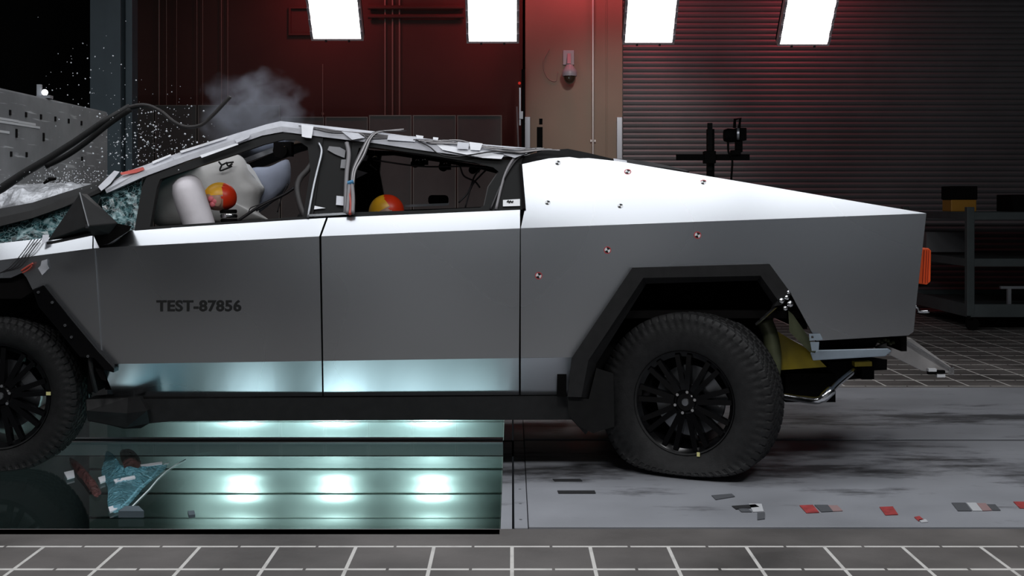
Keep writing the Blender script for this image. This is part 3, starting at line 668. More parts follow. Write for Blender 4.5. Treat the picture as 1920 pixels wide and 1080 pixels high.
for far in (False, True):
    nm = (lambda s: s)
    # front fender (band above the crease and panel in front of the door)
    mb = MB()
    rows = [[S(x, interp(crease, x)) for x in (-120, -40, 40, 110, 173)], [S(x, interp([(-150, 472), (0, 457), (80, 446), (174, 438)], x)) for x in (-120, -40, 40, 110, 173)]]
    if far: rows = [[mir(p) for p in r] for r in rows]
    mb.sheet(rows, (0, -.02 if far else .02, 0))
    pts = [(-120, 503.4), (173, 466), (178, 560), (184, 655), (212, 692), (64, 560), (59, 543), (82, 533), (62, 542), (52, 521), (42, 511), (22, 521), (0, 512), (-120, 520)]
    pts = [(-120, 503.4), (0, 488.5), (177, 466.4), (183, 560), (191, 678), (176, 664), (82, 534), (61, 543), (50, 521), (42, 511), (20, 521), (-120, 524)]
    f2 = side_poly(pts, far=far); mb.add(f2.v, f2.f)
    mb.build('front_fender', 'steel', TR)
    # front door : leaf of three facets
    fd = door((215, 190, 175.5, 176), (604, 603, 598.5, 611), sillf, .012, 0, far=far).build('front_door', 'steel', TR)
    rd = door((607, 606, 602.5, 615), (973, 973, 975, 975), sillf, 0, 0, far=far).build('rear_door', 'steel', TR)
    if not far: FD, RD = fd, rd
    # rear quarter panel : sail, side and lower corner
    mb = side_poly([(976.5, 428), (1350, 414.3), (1737, 400), (1728, 480), (1719, 560), (1713, 622), (1703, 629), (1531, 639), (1484, 553), (1443, 496), (1187, 503), (1076, 670), (976.5, 671)], far=far)
    pa, pb, pc = S(976.5, 428), S(1737, 400), S(1068, 294.5)
    fr_ = [on_plane(x, y, pa, pb, pc) for x, y in ((976.5, 428), (1737, 400), (1600, 377), (1400, 342.5), (1160, 302.5), (1104, 296.5), (1086, 297), (1068, 294.5), (1030, 297), (1000, 303), (976.5, 308.5), (984, 393))]
    bk_ = [p+Vector((0, .02, 0)) for p in fr_]
    if far: fr_ = [mir(p) for p in fr_]; bk_ = [mir(p) for p in bk_]
    f2 = MB().prism(fr_, bk_)
    mb.add(f2.v, f2.f)
    f3 = MB(); rows = [[S(x, interp(rock, x)) for x in (976.5, 1067)], [S(x, interp(lower, x)) for x in (976.5, 1075)]]
    if far: rows = [[mir(p) for p in r] for r in rows]
    f3.sheet(rows, (0, -.02 if far else .02, 0)); mb.add(f3.v, f3.f)
    mb.build('rear_quarter_panel', 'steel', TR)
    # roof rail, taped
    top = [(195, 352), (240, 321), (350, 281), (440, 251), (500, 233), (526, 227), (600, 235), (700, 246), (800, 260), (900, 270), (985, 277)]
    bot = [(200, 362), (268, 332), (352, 301), (440, 272), (492, 254), (530, 247), (600, 256), (700, 268), (800, 283), (900, 296), (985, 292)]
    rows = [[S(*p) for p in bot], [S((a[0]+b[0])/2, (a[1]+b[1])/2, -.018) for a, b in zip(top, bot)], [S(*p) for p in top]]
    if far: rows = [[mir(p) for p in r] for r in rows]
    rr = MB().sheet(rows, (0, -.07 if far else .07, 0)).build('roof_rail', 'tape' if not far else 'steel', TR)
    if not far: RR = rr
    # lower A pillar, bent
    lo_t = [(-130, 400), (0, 391), (60, 380), (120, 361), (200, 336), (216, 332)]; lo_b = [(-130, 432), (0, 424), (60, 409), (120, 388), (190, 360), (206, 352)]
    rows = [[S(*p) for p in lo_b], [S((a[0]+b[0])/2, (a[1]+b[1])/2, -.02) for a, b in zip(lo_t, lo_b)], [S(*p) for p in lo_t]]
    if far: rows = [[mir(p) for p in r] for r in rows]
    MB().sheet(rows, (0, -.06 if far else .06, 0)).build('windshield_pillar', 'trim_plastic', TR)
    # window frames of both doors
    fo = [(252, 432), (266, 352), (275, 331), (430, 277), (490, 255), (530, 249), (570, 250), (606, 257), (598, 330), (586, 411), (440, 420)]
    fi = [(281, 425), (294, 352), (300, 336), (437, 291), (494, 271), (530, 262), (556, 262), (577, 276), (582, 320), (568, 406), (440, 415)]
    fr_ = [S(*p, .008) for p in fo]; fn_ = [S(*p, .008) for p in fi]
    if far: fr_ = [mir(p) for p in fr_]; fn_ = [mir(p) for p in fn_]
    MB().ring(fr_, fn_, (0, -.05 if far else .05, 0)).build('window_frame', 'pillar_black', fd)
    ro = [(650, 407), (657, 300), (661, 266), (700, 268), (800, 283), (900, 298), (955, 300), (985, 283), (976, 310), (983, 393), (940, 395), (800, 400)]
    ri = [(663, 398), (664, 310), (673, 277), (700, 276), (800, 290), (890, 305), (925, 314), (935, 322), (916, 350), (908, 385), (900, 389), (800, 394)]
    fr_ = [S(*p, .008) for p in ro]; fn_ = [S(*p, .008) for p in ri]
    if far: fr_ = [mir(p) for p in fr_]; fn_ = [mir(p) for p in fn_]
    MB().ring(fr_, fn_, (0, -.05 if far else .05, 0)).build('window_frame', 'pillar_black', rd)
    # B pillar cover
    f2 = side_poly([(602, 259), (660, 266), (654, 402), (588, 409)], .03, .02, far); f2.build('door_pillar', 'pillar_black', TR)
    # black rocker skirt
    sk = [(160, 750), (230, 746), (247, 744), (262, 749), (1066, 743), (1082, 752), (1112, 760), (1108, 800), (1098, 815), (1086, 802), (1072, 787), (700, 788), (320, 790), (280, 794), (264, 803), (232, 804), (205, 797), (164, 789)]
    f2 = MB(); a = [W(x, y, 6.64) for x, y in sk]; b = [W(x, y, 6.64)+Vector((0, .16, 0)) for x, y in sk]
    if far: a = [mir(p) for p in a]; b = [mir(p) for p in b]
    f2.prism(a, b).build('rocker_skirt', 'trim_plastic', TR)
# steel rounded sill edge and seam
MB().beam(S(200, 743, .02), S(1068, 739, .02), .02, .018).build('sill_trim', 'black_plastic', TR)
# lettering on the front door
cu = bpy.data.curves.new('lettering', 'FONT'); cu.body = 'TEST-87856'; cu.extrude = .0015; cu.offset = .032; cu.space_character = 1.06
to = bpy.data.objects.new('tmp_text', cu); COL.objects.link(to)
dg = bpy.context.evaluated_depsgraph_get(); tm = bpy.data.meshes.new_from_object(to.evaluated_get(dg)); bpy.data.objects.remove(to)
xs = [v.co.x for v in tm.vertices]; ys = [v.co.y for v in tm.vertices]
A, B = S(293, 584.5, .004), S(452, 562, .008); mb = MB()
vs = []
for v in tm.vertices:
    u = (v.co.x-min(xs))/(max(xs)-min(xs)); q = (v.co.y-min(ys))/(max(ys)-min(ys)); vs.append(S(293+159*u, 584.5-22*q, .012*(1-(293+159*u-205)/400)-.002-.003*(v.co.z > 0)))
mb.add(vs, [tuple(p.vertices) for p in tm.polygons]); mb.build('lettering', 'black_ink', FD)
# quilted seam lines between door facets
# target stickers : four-quadrant discs
for i, (px, py, red) in enumerate(((1046, 305, 0), (1177, 322, 1), (1319, 342, 1), (1027, 380, 0), (1163, 386, 0), (1308, 441, 1), (1139, 469, 1), (1010, 517, 1))):
    c = S(px, py, -.004); e = .004; u = (S(px+10, py, -.004)-c).normalized(); q = (S(px, py-10, -.004)-c).normalized(); r = .015
    mb = MB()
    for k in range(4):
        mi = 0 if k % 2 == 0 else 1; a0 = math.radians(90*k+20); pts = [c]+[c+(u*math.cos(a0+math.radians(15*j))+q*math.sin(a0+math.radians(15*j)))*r for j in range(7)]
        mb.prism(pts, [p+Vector((0, .003, 0)) for p in pts], mi)
    o = mb.build('target_sticker', [('red_ink' if (red and k % 2) else 'black_ink') if False else 'black_ink', 'white_label'], TR)
    if red:
        pts = [[c+Vector((0, .0005, 0))+(u*math.cos(k*math.pi/12)+q*math.sin(k*math.pi/12))*rr for k in range(24)] for rr in (r*1.3, r)]
        MB().ring(pts[0], pts[1], (0, .003, 0)).build('sticker_rim', 'red_ink', o)
# underbody and wheel wells, cabin floor
ub = MB(); xa, xb = W(175, 0, YN).x, W(1060, 0, YN).x
ub.box(((xa+xb)/2, YC, .50), (xb-xa, 1.62, .12)); ub.box(((xa+xb)/2, YC, .40), (xb-xa-.3, 1.2, .18))
ub.build('underbody', 'matblack', TR)
MB().box((W(900, 0, YC).x, YC, .62), (2.9, 1.5, .18)).build('cabin_floor', 'interior', TR)
xr0, xr1 = W(1090, 0, YN).x, W(1722, 0, YN).x
bed = MB(); bed.box(((xr0+xr1)/2+.05, YC, .86), (xr1-xr0-.3, 1.84, .04)); bed.box((W(1705, 0, YC).x-.32, YC, 1.02), (.03, 1.80, .72))
bed.box(((xr0+W(1470, 0, YN).x)/2, 7.15, .72), (W(1470, 0, YN).x-xr0+.15, .05, .86)); bed.box(((xr0+W(1470, 0, YN).x)/2, 7.85, .72), (W(1470, 0, YN).x-xr0+.15, .05, .86))
bed.box(((xr0+W(1470, 0, YN).x)/2, 6.86, 1.11), (W(1470, 0, YN).x-xr0, .62, .04)); bed.box((xr0-.1, YC, .72), (.05, 1.84, .6))
bed.box((W(1515, 0, YN).x+.0, YC, .86), (.04, 1.8, .16))
bed.build('wheel_well', 'matblack', TR)
fw = MB(); x0 = W(-100, 0, YN).x; x1 = W(170, 0, YN).x
fw.box(((x0+x1)/2, 7.05, .78), (x1-x0, .05, .70)); fw.box((x1-.03, 7.5, .75), (.04, 1.8, .62)); fw.box(((x0+x1)/2, 6.82, 1.08), (x1-x0, .5, .03))
fw.build('wheel_well', 'matblack', TR)
# roof, bed cover, tailgate
tp = [(526, 227), (600, 235), (700, 246), (800, 260), (900, 270), (985, 277)]
n_ = [S(*p, .03)-Vector((0, 0, .01)) for p in tp]; MB().sheet([n_, [mir(p) for p in n_]], (0, 0, -.04)).build('roof_panel', 'gloss_black', TR)
tp = [(985, 290), (1030, 296), (1160, 303), (1400, 343), (1737, 399)]
n_ = [S(*p, .02)-Vector((0, 0, .01)) for p in tp]; MB().sheet([n_, [mir(p) for p in n_]], (0, 0, -.03)).build('bed_cover', 'black_plastic', TR)
tg = [S(1737, 401, .02), S(1728, 480, .02), S(1713, 622, .03)]
MB().sheet([[p-Vector((.02, 0, 0)) for p in tg], [mir(p)-Vector((.02, 0, 0)) for p in tg]], (-.04, 0, 0)).build('tailgate', 'steel', TR)
# black fabric edge at top of the sail
ed_t = [(940, 334), (955, 309), (985, 292), (1020, 282), (1065, 279), (1100, 286), (1150, 298), (1163, 303)]
ed_b = [(950, 345), (968, 322), (990, 309), (1030, 300), (1068, 299), (1104, 302), (1150, 306), (1163, 308)]
MB().sheet([[S(*p, .03) for p in ed_b], [S(*p, .03) for p in ed_t]], (0, .08, 0)).build('roof_edge_cloth', 'seat', TR)
cb = MB()
for k in range(4): cb.tube([S(1150, 299+k, .02), S(1200, 303+2*k, .02), S(1250, 312+k, .02), S(1292, 322, .02)], .006, 6)
cb.build('cable_bundle', 'wire_dark', TR, smooth=180)
MB().prism([S(1150, 297, 0), S(1175, 301, 0), S(1176, 307, 0), S(1152, 305, 0)], [S(1150, 297, .05), S(1175, 301, .05), S(1176, 307, .05), S(1152, 305, .05)]).build('tape_reflection_patch', 'tape', TR)
# rear quarter window box with tag, dark pillar
side_poly([(936, 322), (975, 309), (983, 392), (905, 390), (916, 350)], .02, .10).build('quarter_window', 'interior', TR)
MB().sheet([[S(x, y, .03) for x, y in ((905, 392), (914, 350), (938, 315), (975, 288))], [S(x, y, .03) for x, y in ((922, 392), (926, 352), (950, 322), (985, 296))]], (0, .06, 0)).build('rear_pillar', 'grey_rubber', TR)
MB().beam(S(976, 309, -.003), S(983, 393, -.003), .018, .02, (0, 1, 0)).build('window_edge_trim', 'matblack', TR)
lb = side_poly([(943, 375), (975, 373), (975, 386), (943, 387)], .006, .0).build('paper_tag', 'white_label', TR)
mb = MB(); mb.tube([S(951, 379, -.003), S(953, 376.5, -.003), S(955, 380, -.003), S(957, 377, -.003), S(960, 379.5, -.003), S(962, 377, -.003)], .004, 5); mb.build('pen_scribble', 'black_ink', lb)
side_poly([(943, 366), (962, 364), (968, 372), (943, 375)], .02, .02).build('sensor_box', 'cctv', TR)
side_poly([(945, 330), (951, 326), (952, 334), (947, 340)], .02, .05).build('sensor_box', 'galv', TR)
cb = MB()
for k in range(5): cb.tube([S(948+3*k, 350+2*k, .04), S(955+k, 342+3*k, .03), S(958, 338+4*k, .05)], .004, 5)
cb.build('cable_bundle', 'wire_red', TR)
# B pillar door edge (bright) and seals
MB().tube([S(598, 268, -.004), S(603, 285, -.004), S(595, 320, -.004), S(588, 350, -.004), S(577, 408, -.004)], .008, 8).build('door_edge', 'dull_metal', FD, smooth=180)
MB().tube([S(520, 258, .03), S(556, 257, .03), S(583, 273, .03), S(587, 300, .03), S(577, 318, .03), S(562, 335, .03), S(557, 355, .03), S(563, 385, .03), S(573, 408, .03)], .017, 8).build('door_seal', 'grey_rubber', FD, smooth=180)
MB().beam(S(578, 404, -.006), S(655, 400, -.006), .012, .012).build('door_sill_strip', 'chrome', RD)
# interior shell
for far in (False, True):
    a = [S(x, y, .05) for x, y in ((262, 434), (605, 413), (985, 397), (985, 640), (262, 640))]
    if far: a = [mir(p) for p in a]
    MB().prism(a, [p+Vector((0, -.04 if far else .04, 0)) for p in a]).build('door_lining', 'interior', TR)
MB().box((W(255, 0, 7.5).x, 7.5, .95), (.25, 1.6, .62)).build('dashboard', 'interior', TR)
MB().box((W(1010, 0, 7.5).x, 7.5, 1.0), (.08, 1.5, .80)).build('rear_bulkhead', 'interior', TR)
def seat(x, y, back_top, name='front_seat', lean=.25):
    mb = MB(); mb.box((x-.25, y, .80), (.52, .52, .16)); mb.build(name, 'seat', TR, bevel=.03)
    sb = MB(); sb.beam((x+.02, y, .84), (x+.02+lean, y, back_top), .50, .14, (1, 0, 0), w2=.40, h2=.10); sb.build('seat_back', 'seat', TR, bevel=.03)
    hb = MB(); hb.beam((x+.03+lean, y, back_top+.03), (x+.06+lean, y, back_top+.20), .27, .09, (1, 0, 0)); hb.build('headrest', 'seat', TR, bevel=.03)
seat(W(500, 0, 7.05).x, 7.05, 1.40); seat(W(510, 0, 7.95).x, 7.95, 1.40)
rb = MB(); rb.box((W(850, 0, 7.5).x, 7.5, .82), (.5, 1.4, .16)); rb.beam((W(915, 0, 7.5).x, 7.5, .85), (W(940, 0, 7.5).x, 7.5, 1.36), 1.4, .12, (1, 0, 0)); rb.build('rear_seat', 'seat', TR, bevel=.03)
# airbags
def puffy(pts, Y, th, m, name, par=TR, n=1):
    # pillow: outline polygon with bulged front
    P = [W(x, y, Y) for x, y in pts]; c = sum(P, Vector())/len(P); rings = []
    for s, d in ((1, 0), (.985, -.25), (.93, -.6), (.8, -.85), (.55, -.97), (.2, -1), (.02, -1)):
        rings.append([c+(p-c)*s+Vector((0, d*th, 0)) for p in P])
    back = [c+(p-c)*.9+Vector((0, .3*th, 0)) for p in P]
    return MB().rings([back]+rings).build(name, m, par, smooth=60)
def dense(pts, k=5):
    out = []; n = len(pts)
    for i in range(n):
        a, b, c, d = (Vector(pts[(i+j-1) % n]) for j in range(4))
        for q in range(k):
            t_ = q/k; out.append(tuple(.5*((2*b)+(c-a)*t_+(2*a-5*b+4*c-d)*t_*t_+(3*b-a-3*c+d)*t_**3)))
    return out
puffy(dense([(298, 345), (360, 318), (430, 292), (456, 296), (474, 330), (496, 352), (488, 376), (486, 398), (500, 416), (400, 422), (300, 425), (288, 390)]), 7.9, .10, 'airbag_grey', 'curtain_airbag')
ca = puffy(dense([(470, 318), (505, 312), (541, 300), (543, 345), (520, 372), (490, 396), (480, 400), (482, 360)]), 8.0, .06, 'airbag_blue', 'curtain_airbag')
mb = MB()
P0 = [(461, 306), (465, 318), (475, 330), (488, 346), (495, 353), (488, 340), (478, 322), (468, 309)]
mb.prism([W(x, y, 7.79) for x, y in P0], [W(x, y, 7.82) for x, y in P0]); mb.build('airbag_tear', 'white_label', TR)
sq = MB(); Y = 7.77
for pts in (((410, 303), (416, 309), (424, 306), (438, 304)), ((416, 309), (413, 320), (430, 314), (435, 311)), ((424, 304), (428, 311), (436, 307))):
    sq.tube([W(x, y, Y) for x, y in pts], .006, 5)
sq.build('airbag_marking', 'black_ink', TR)
# steering wheel airbag : a leaning round-topped bag
rg = []
for j, (x, y, r, sq_) in enumerate(((376, 428, 27, 1), (368, 405, 28, 1), (359, 380, 28.5, 1), (353, 358, 28, 1), (350, 343, 25, 1), (349, 334, 18, 1), (349, 329, 9, 1), (349, 327.5, 2, 1))):
    c = W(x, y, 6.93); rr = r*6.93/F; rg.append([c+Vector((math.cos(a)*rr, math.sin(a)*rr*1.5, math.cos(a)*rr*.22)) for a in [2*math.pi*k/28 for k in range(28)]])
MB().rings(rg).build('steering_airbag', 'airbag', TR, smooth=60)
# quarter glass, shattered, and broken windshield corner
def shard_sheet(pts_rows, d, name, th=.006):
    rows = [[S(x, y, d)+Vector((0, R.uniform(-.012, .012), 0)) for x, y in r] for r in pts_rows]
    return MB().sheet(rows, (0, th, 0)).build(name, 'shatter', TR)
def lerp_rows(q, nx, ny):
    (a, b, c, d) = [Vector(p) for p in q]; return [[tuple((a.lerp(b, i/nx)).lerp(d.lerp(c, i/nx), j/ny)) for i in range(nx+1)] for j in range(ny+1)]
shard_sheet(lerp_rows(((186, 362), (268, 334), (254, 434), (205, 436)), 10, 9), .05, 'quarter_glass')
shard_sheet(lerp_rows(((-60, 428), (135, 384), (130, 448), (-60, 470)), 14, 6), .06, 'broken_side_glass')
for q, nm_ in ((((-40, 398), (190, 340), (190, 346), (-40, 404)), 'windshield'),):
    a = [S(x, y, .08) for x, y in ((-20, 396), (100, 372), (200, 340), (300, 303))]; b = [mir(p) for p in a]; rows = []
    for j in range(11): rows.append([p.lerp(q2, j/10)+Vector((0, 0, .03*math.sin(math.pi*j/10)+R.uniform(-.012, .012))) for p, q2 in zip(a, b)])
    MB().sheet(rows, (0, 0, -.006)).build('windshield', 'shatter', TR)
# crumpled hood : buckled sheet
rows = []
for j in range(29):
    r = []
    for i in range(25):
        u, v = i/24, j/28; x = -3.33+u*.98; y = 6.80+v*1.5
        lip = min(1, v/.16); zz = 1.34+.21*lip-.10*max(0, v-.5)-.10*max(0, u-.8)+.05*noise.noise(Vector((x*3, y*3, 0)))*lip+.025*noise.noise(Vector((x*13, y*9, 3)))+.012*noise.noise(Vector((x*35, y*30, 3)))
        r.append(Vector((x, y, zz)))
    rows.append(r)
MB().sheet(rows, (0, 0, -.012)).build('hood', 'hood_steel', TR)
# giant wiper arm thrown up and bent
Yw = 6.9
wp = MB(); a = [(-30, 372), (5, 352), (45, 325), (92, 297), (140, 266), (190, 231), (242, 199)]
MB().tube([W(x, y, Yw) for x, y in a], [.026, .026, .024, .022, .02, .018, .016]*1, 8, 0, 0).build('wiper_arm', 'trim_plastic', TR, smooth=180)
wo = MB().tube([W(x, y, Yw-.02) for x, y in ((86, 312), (125, 292), (160, 268), (205, 232), (245, 205))], .016, 8).build('wiper_link', 'black_plastic', TR, smooth=180)
MB().tube([W(x, y, Yw) for x, y in ((205, 222), (240, 202), (272, 197), (300, 208), (325, 228), (350, 238), (378, 234), (400, 215), (418, 196), (432, 181))], .011, 8).build('wiper_blade', 'grey_rubber', TR, smooth=180)
MB().tube([W(x, y+3.5, Yw+.02) for x, y in ((240, 202), (272, 196), (300, 204), (325, 226), (350, 236), (378, 232), (400, 212), (430, 181))], .006, 6).build('wiper_rubber', 'rubber', TR, smooth=180)
small('plastic_fragment', MB().tube([W(82, 344, 6.7), W(93, 336, 6.7), W(105, 335, 6.7)], [.006, .012, .008], 6, 0, 0), 'matblack', 'small curved black fragment flying in front of the crash block', 'fragment')
# side mirror, knocked over
MR = None
p_ = {k: W(*v) for k, v in dict(top=(150, 361, 6.36), ridge=(167, 424, 6.26), left=(88, 452, 6.33), low=(100, 447, 6.30), right=(222, 418, 6.42), back=(160, 425, 6.50), t2=(163, 363, 6.44), low2=(205, 440, 6.44)).items()}
mb = MB(); P_ = [p_[k] for k in ('top', 'ridge', 'left', 'right', 'back', 't2', 'low2')]
mb.add(P_, [(0, 2, 1), (0, 1, 3, 5), (1, 6, 3), (0, 5, 4, 2), (5, 3, 4), (2, 4, 6, 1), (3, 6, 4)])
MR = mb.build('side_mirror', 'trim_plastic', TR, bevel=.006)
MB().tube([p_['top']+Vector((0, -.004, 0)), p_['ridge']+Vector((0, -.006, 0))], .0035, 6, 0, 0).build('mirror_seam', 'dull_metal', MR)
MB().prism([W(165, 420, 6.40), W(200, 415, 6.42), W(246, 424, 6.46), W(243, 432, 6.46), W(205, 456, 6.44), W(185, 462, 6.44)], [W(165, 420, 6.53), W(200, 415, 6.55), W(246, 424, 6.58), W(243, 432, 6.58), W(205, 456, 6.52), W(185, 462, 6.52)]).build('mirror_bracket', 'matblack', MR)
MB().beam(W(92, 456, 6.36), W(168, 440, 6.34), .05, .012).build('mirror_rim', 'trim_plastic', MR)
MB().box(W(164, 424, 6.27), (.016, .014, .02)).build('mirror_screw', 'chrome', MR)
# front arch trim
at = [(61, 544), (82, 534), (135, 600), (185, 660), (214, 691), (213, 699), (196, 694), (176, 672), (150, 670), (110, 620), (72, 575)]
MB().prism([W(x, y, 6.47) for x, y in at], [W(x, y, 6.47)+Vector((0, .10, 0)) for x, y in at]).build('arch_trim', 'gloss_black', TR, bevel=.004)
at = [(-80, 530), (20, 522), (42, 511), (52, 523), (62, 546), (40, 560), (-80, 560)]
MB().prism([W(x, y, 6.53) for x, y in at], [W(x, y, 6.53)+Vector((0, .3, 0)) for x, y in at]).build('arch_liner', 'matblack', TR)
for px, py in ((72, 548), (98, 567), (122, 610), (134, 632), (165, 668)): MB().lathe([(.003, -.004), (.007, -.004), (.007, .004), (.003, .004)], Matrix.Translation(W(px, py, 6.462)), 12).build('trim_clip', 'dull_metal', TR)
MB().tube([W(168, 665, 6.5), W(172, 700, 6.5), W(180, 735, 6.54)], .012, 6).build('liner_edge', 'trim_plastic', TR)
MB().prism([W(178, 690, 6.5), W(195, 694, 6.5), W(200, 715, 6.5), W(190, 712, 6.5)], [W(178, 690, 6.6), W(195, 694, 6.6), W(200, 715, 6.6), W(190, 712, 6.6)]).build('liner_flap', 'matblack', TR)
# crushed skirt fold
MB().sheet([[W(262, 746, 6.60), W(276, 770, 6.56), W(280, 794, 6.62)], [W(240, 746, 6.62), W(238, 775, 6.60), W(236, 802, 6.63)], [W(162, 749, 6.63), W(163, 770, 6.60), W(165, 788, 6.63)]], (0, .05, 0)).build('crumpled_skirt', 'trim_plastic', TR)
# rear arch trim : mitred frame
oo = [(1064, 744), (1072, 672), (1186, 502), (1443, 495), (1484, 551), (1466, 572)]
mm = [(1090, 745), (1103, 676), (1206, 521), (1426, 517), (1459, 563), (1452, 574)]
ii = [(1104, 748), (1118, 682), (1212, 532), (1420, 526), (1450, 570), (1446, 580)]
rows = [[W(x, y, 6.545) for x, y in oo], [W(x, y, 6.44) for x, y in oo], [W(x, y, 6.44) for x, y in mm], [W(x, y, 6.50) for x, y in ii], [W(x, y, 6.72) for x, y in ii]]
MB().sheet(rows, (0, .012, 0)).build('arch_trim', 'trim_plastic', TR)
MB().prism([W(x, y, 6.46) for x, y in ((1064, 744), (1104, 748), (1118, 690), (1150, 700), (1152, 800), (1112, 812), (1086, 800), (1066, 778))], [W(x, y, 6.75) for x, y in ((1064, 744), (1104, 748), (1118, 690), (1150, 700), (1152, 800), (1112, 812), (1086, 800), (1066, 778))]).build('mud_flap', 'black_plastic', TR)
mb = MB()
for px, py, r in ((1465, 564, .016), (1475, 558, .014), (1481, 570, .018), (1472, 578, .014), (1478, 548, .01)): mb.ball(W(px, py, 6.42), (r, r, r), 12, 8)
mb.beam(W(1418, 608, 6.6), W(1455, 575, 6.48), .012, .012); mb.build('torn_bracket', 'chrome', TR, smooth=60)
mb = MB().prism([W(x, y, 6.56) for x, y in ((1478, 582), (1487, 590), (1532, 655), (1528, 662), (1518, 660), (1480, 622))], [W(x, y, 6.66) for x, y in ((1478, 582), (1487, 590), (1532, 655), (1528, 662), (1518, 660), (1480, 622))]); mb.build('rear_liner', 'olive', TR)
mb = MB().prism([W(x, y, 6.75) for x, y in ((1455, 620), (1520, 658), (1550, 688), (1462, 694))], [W(x, y, 7.3) for x, y in ((1455, 620), (1520, 658), (1550, 688), (1462, 694))]); mb.build('subframe_plate', 'yellow_paint', TR)
mb = MB().tube([W(x, y, 6.72) for x, y in ((1432, 600), (1444, 630), (1450, 665), (1448, 700), (1440, 740))], .045, 12); mb.build('air_spring', 'olive', TR, smooth=180)
mb = MB().prism([W(x, y, 6.56) for x, y in ((1519, 661), (1535, 656), (1665, 653), (1672, 658), (1660, 668), (1524, 676))], [W(x, y, 6.9) for x, y in ((1519, 661), (1535, 656), (1665, 653), (1672, 658), (1660, 668), (1524, 676))]); mb.build('bumper_beam', 'galv', TR, bevel=.005)
mb = MB().prism([W(x, y, 6.62) for x, y in ((1528, 638), (1648, 632), (1640, 652), (1530, 658))], [W(x, y, 8.3) for x, y in ((1528, 638), (1648, 632), (1640, 652), (1530, 658))]); mb.build('rear_crossmember', 'matblack', TR)
mb = MB(); mb.ring([W(x, y, 6.48) for x, y in ((1517, 626), (1538, 626), (1543, 637), (1518, 639))], [W(x, y, 6.48) for x, y in ((1521, 630), (1525, 630), (1526, 634), (1521, 634))], (0, .006, 0)); mb.prism([W(x, y, 6.48) for x, y in ((1519, 641), (1536, 641), (1535, 658), (1522, 658))], [W(x, y, 6.5) for x, y in ((1519, 641), (1536, 641), (1535, 658), (1522, 658))]); mb.build('hinge_bracket', 'galv', TR)
mb = MB(); mb.beam(W(1530, 685, 7.0), W(1640, 680, 7.2), .2, .06); mb.tube([W(1465, 705, 6.9), W(1520, 700, 7.0), W(1620, 690, 7.2)], .06, 10, 0, 4); mb.box(W(1500, 715, 7.1), (.28, .5, .16)); mb.box(W(1618, 692, 7.0), (.07, .2, .09)); mb.build('rear_axle', 'matblack', TR)
MB().beam(W(1600, 682, 6.85), W(1632, 681, 6.85), .06, .025).build('tow_bracket', 'yellow_paint', TR)
MB().box(W(1520, 722, 6.95), (.06, .1, .05)).build('actuator', 'dark_red', TR)
mb = MB(); mb.tube([W(1465, 742, 6.8), W(1505, 748, 6.75), W(1535, 750, 6.7), W(1555, 735, 6.7), W(1572, 718, 6.75), W(1600, 695, 6.85)], [.02]*6+[.022]*8+[.028]*6+[.018]*11, 10); mb.build('suspension_arm', 'chrome', TR, smooth=180)
mb = MB().prism([W(x, y, 6.85) for x, y in ((1640, 652), (1688, 630), (1708, 634), (1783, 688), (1788, 700), (1738, 697), (1728, 695))], [W(x, y, 6.85)+Vector((.0, .03, .0)) for x, y in ((1640, 652), (1688, 630), (1708, 634), (1783, 688), (1788, 700), (1738, 697), (1728, 695))])
HP = mb.build('hanging_plate', 'alu', TR, bevel=.004)
MB().beam(W(1700, 640, 6.84), W(1786, 694, 6.84), .012, .012).build('plate_edge', 'chrome', HP)
for k, (px, py, m_) in enumerate(((1747, 699, 'matblack'), (1747, 693.5, 'white_label'), (1763, 704, 'white_label'), (1763, 697, 'matblack'))): MB().box(W(px, py, 6.83), (.045, .03, .017)).build('marker_block', m_, HP)
mb = MB().ring([W(x, y, 6.84) for x, y in ((1779, 690), (1789, 688), (1789, 703), (1779, 703))], [W(x, y, 6.84) for x, y in ((1781.5, 693), (1786.5, 692), (1786.5, 700), (1781.5, 700))], (0, .05, 0)); mb.build('plate_tube', 'chrome', HP)
mb = MB()
for k in range(9): mb.ball(W(1640+k*6+R.uniform(-2, 2), 641+R.uniform(-5, 5), 6.72), (.014, .014, .011), 7, 5)
mb.build('torn_foam', 'olive', TR)
mb = MB().tube([W(1716, 573, 6.9), W(1721, 578, 6.9), W(1724, 584, 6.9), W(1742, 584, 6.9)], .009, 6); mb.build('latch', 'chrome', TR, smooth=180)
# orange box fixed to the tailgate
ob = [(1728, 466), (1741, 465), (1746, 470), (1745, 528), (1738, 534), (1722, 532)]
OB = MB().prism([W(x, y, 6.60) for x, y in ob], [W(x, y, 6.60)+Vector((0, .16, 0)) for x, y in ob]).build('orange_recorder', 'orange', TR, bevel=.004)
for dx in (0, 5, 9): MB().beam(W(1733+dx-.03*0, 469, 6.597), W(1730+dx, 530, 6.597), .0035, .006, (0, 1, 0)).build('case_groove', 'orange_dark', OB)
MB().box(W(1731, 533, 6.64), (.05, .06, .02)).build('case_foot', 'matblack', OB)
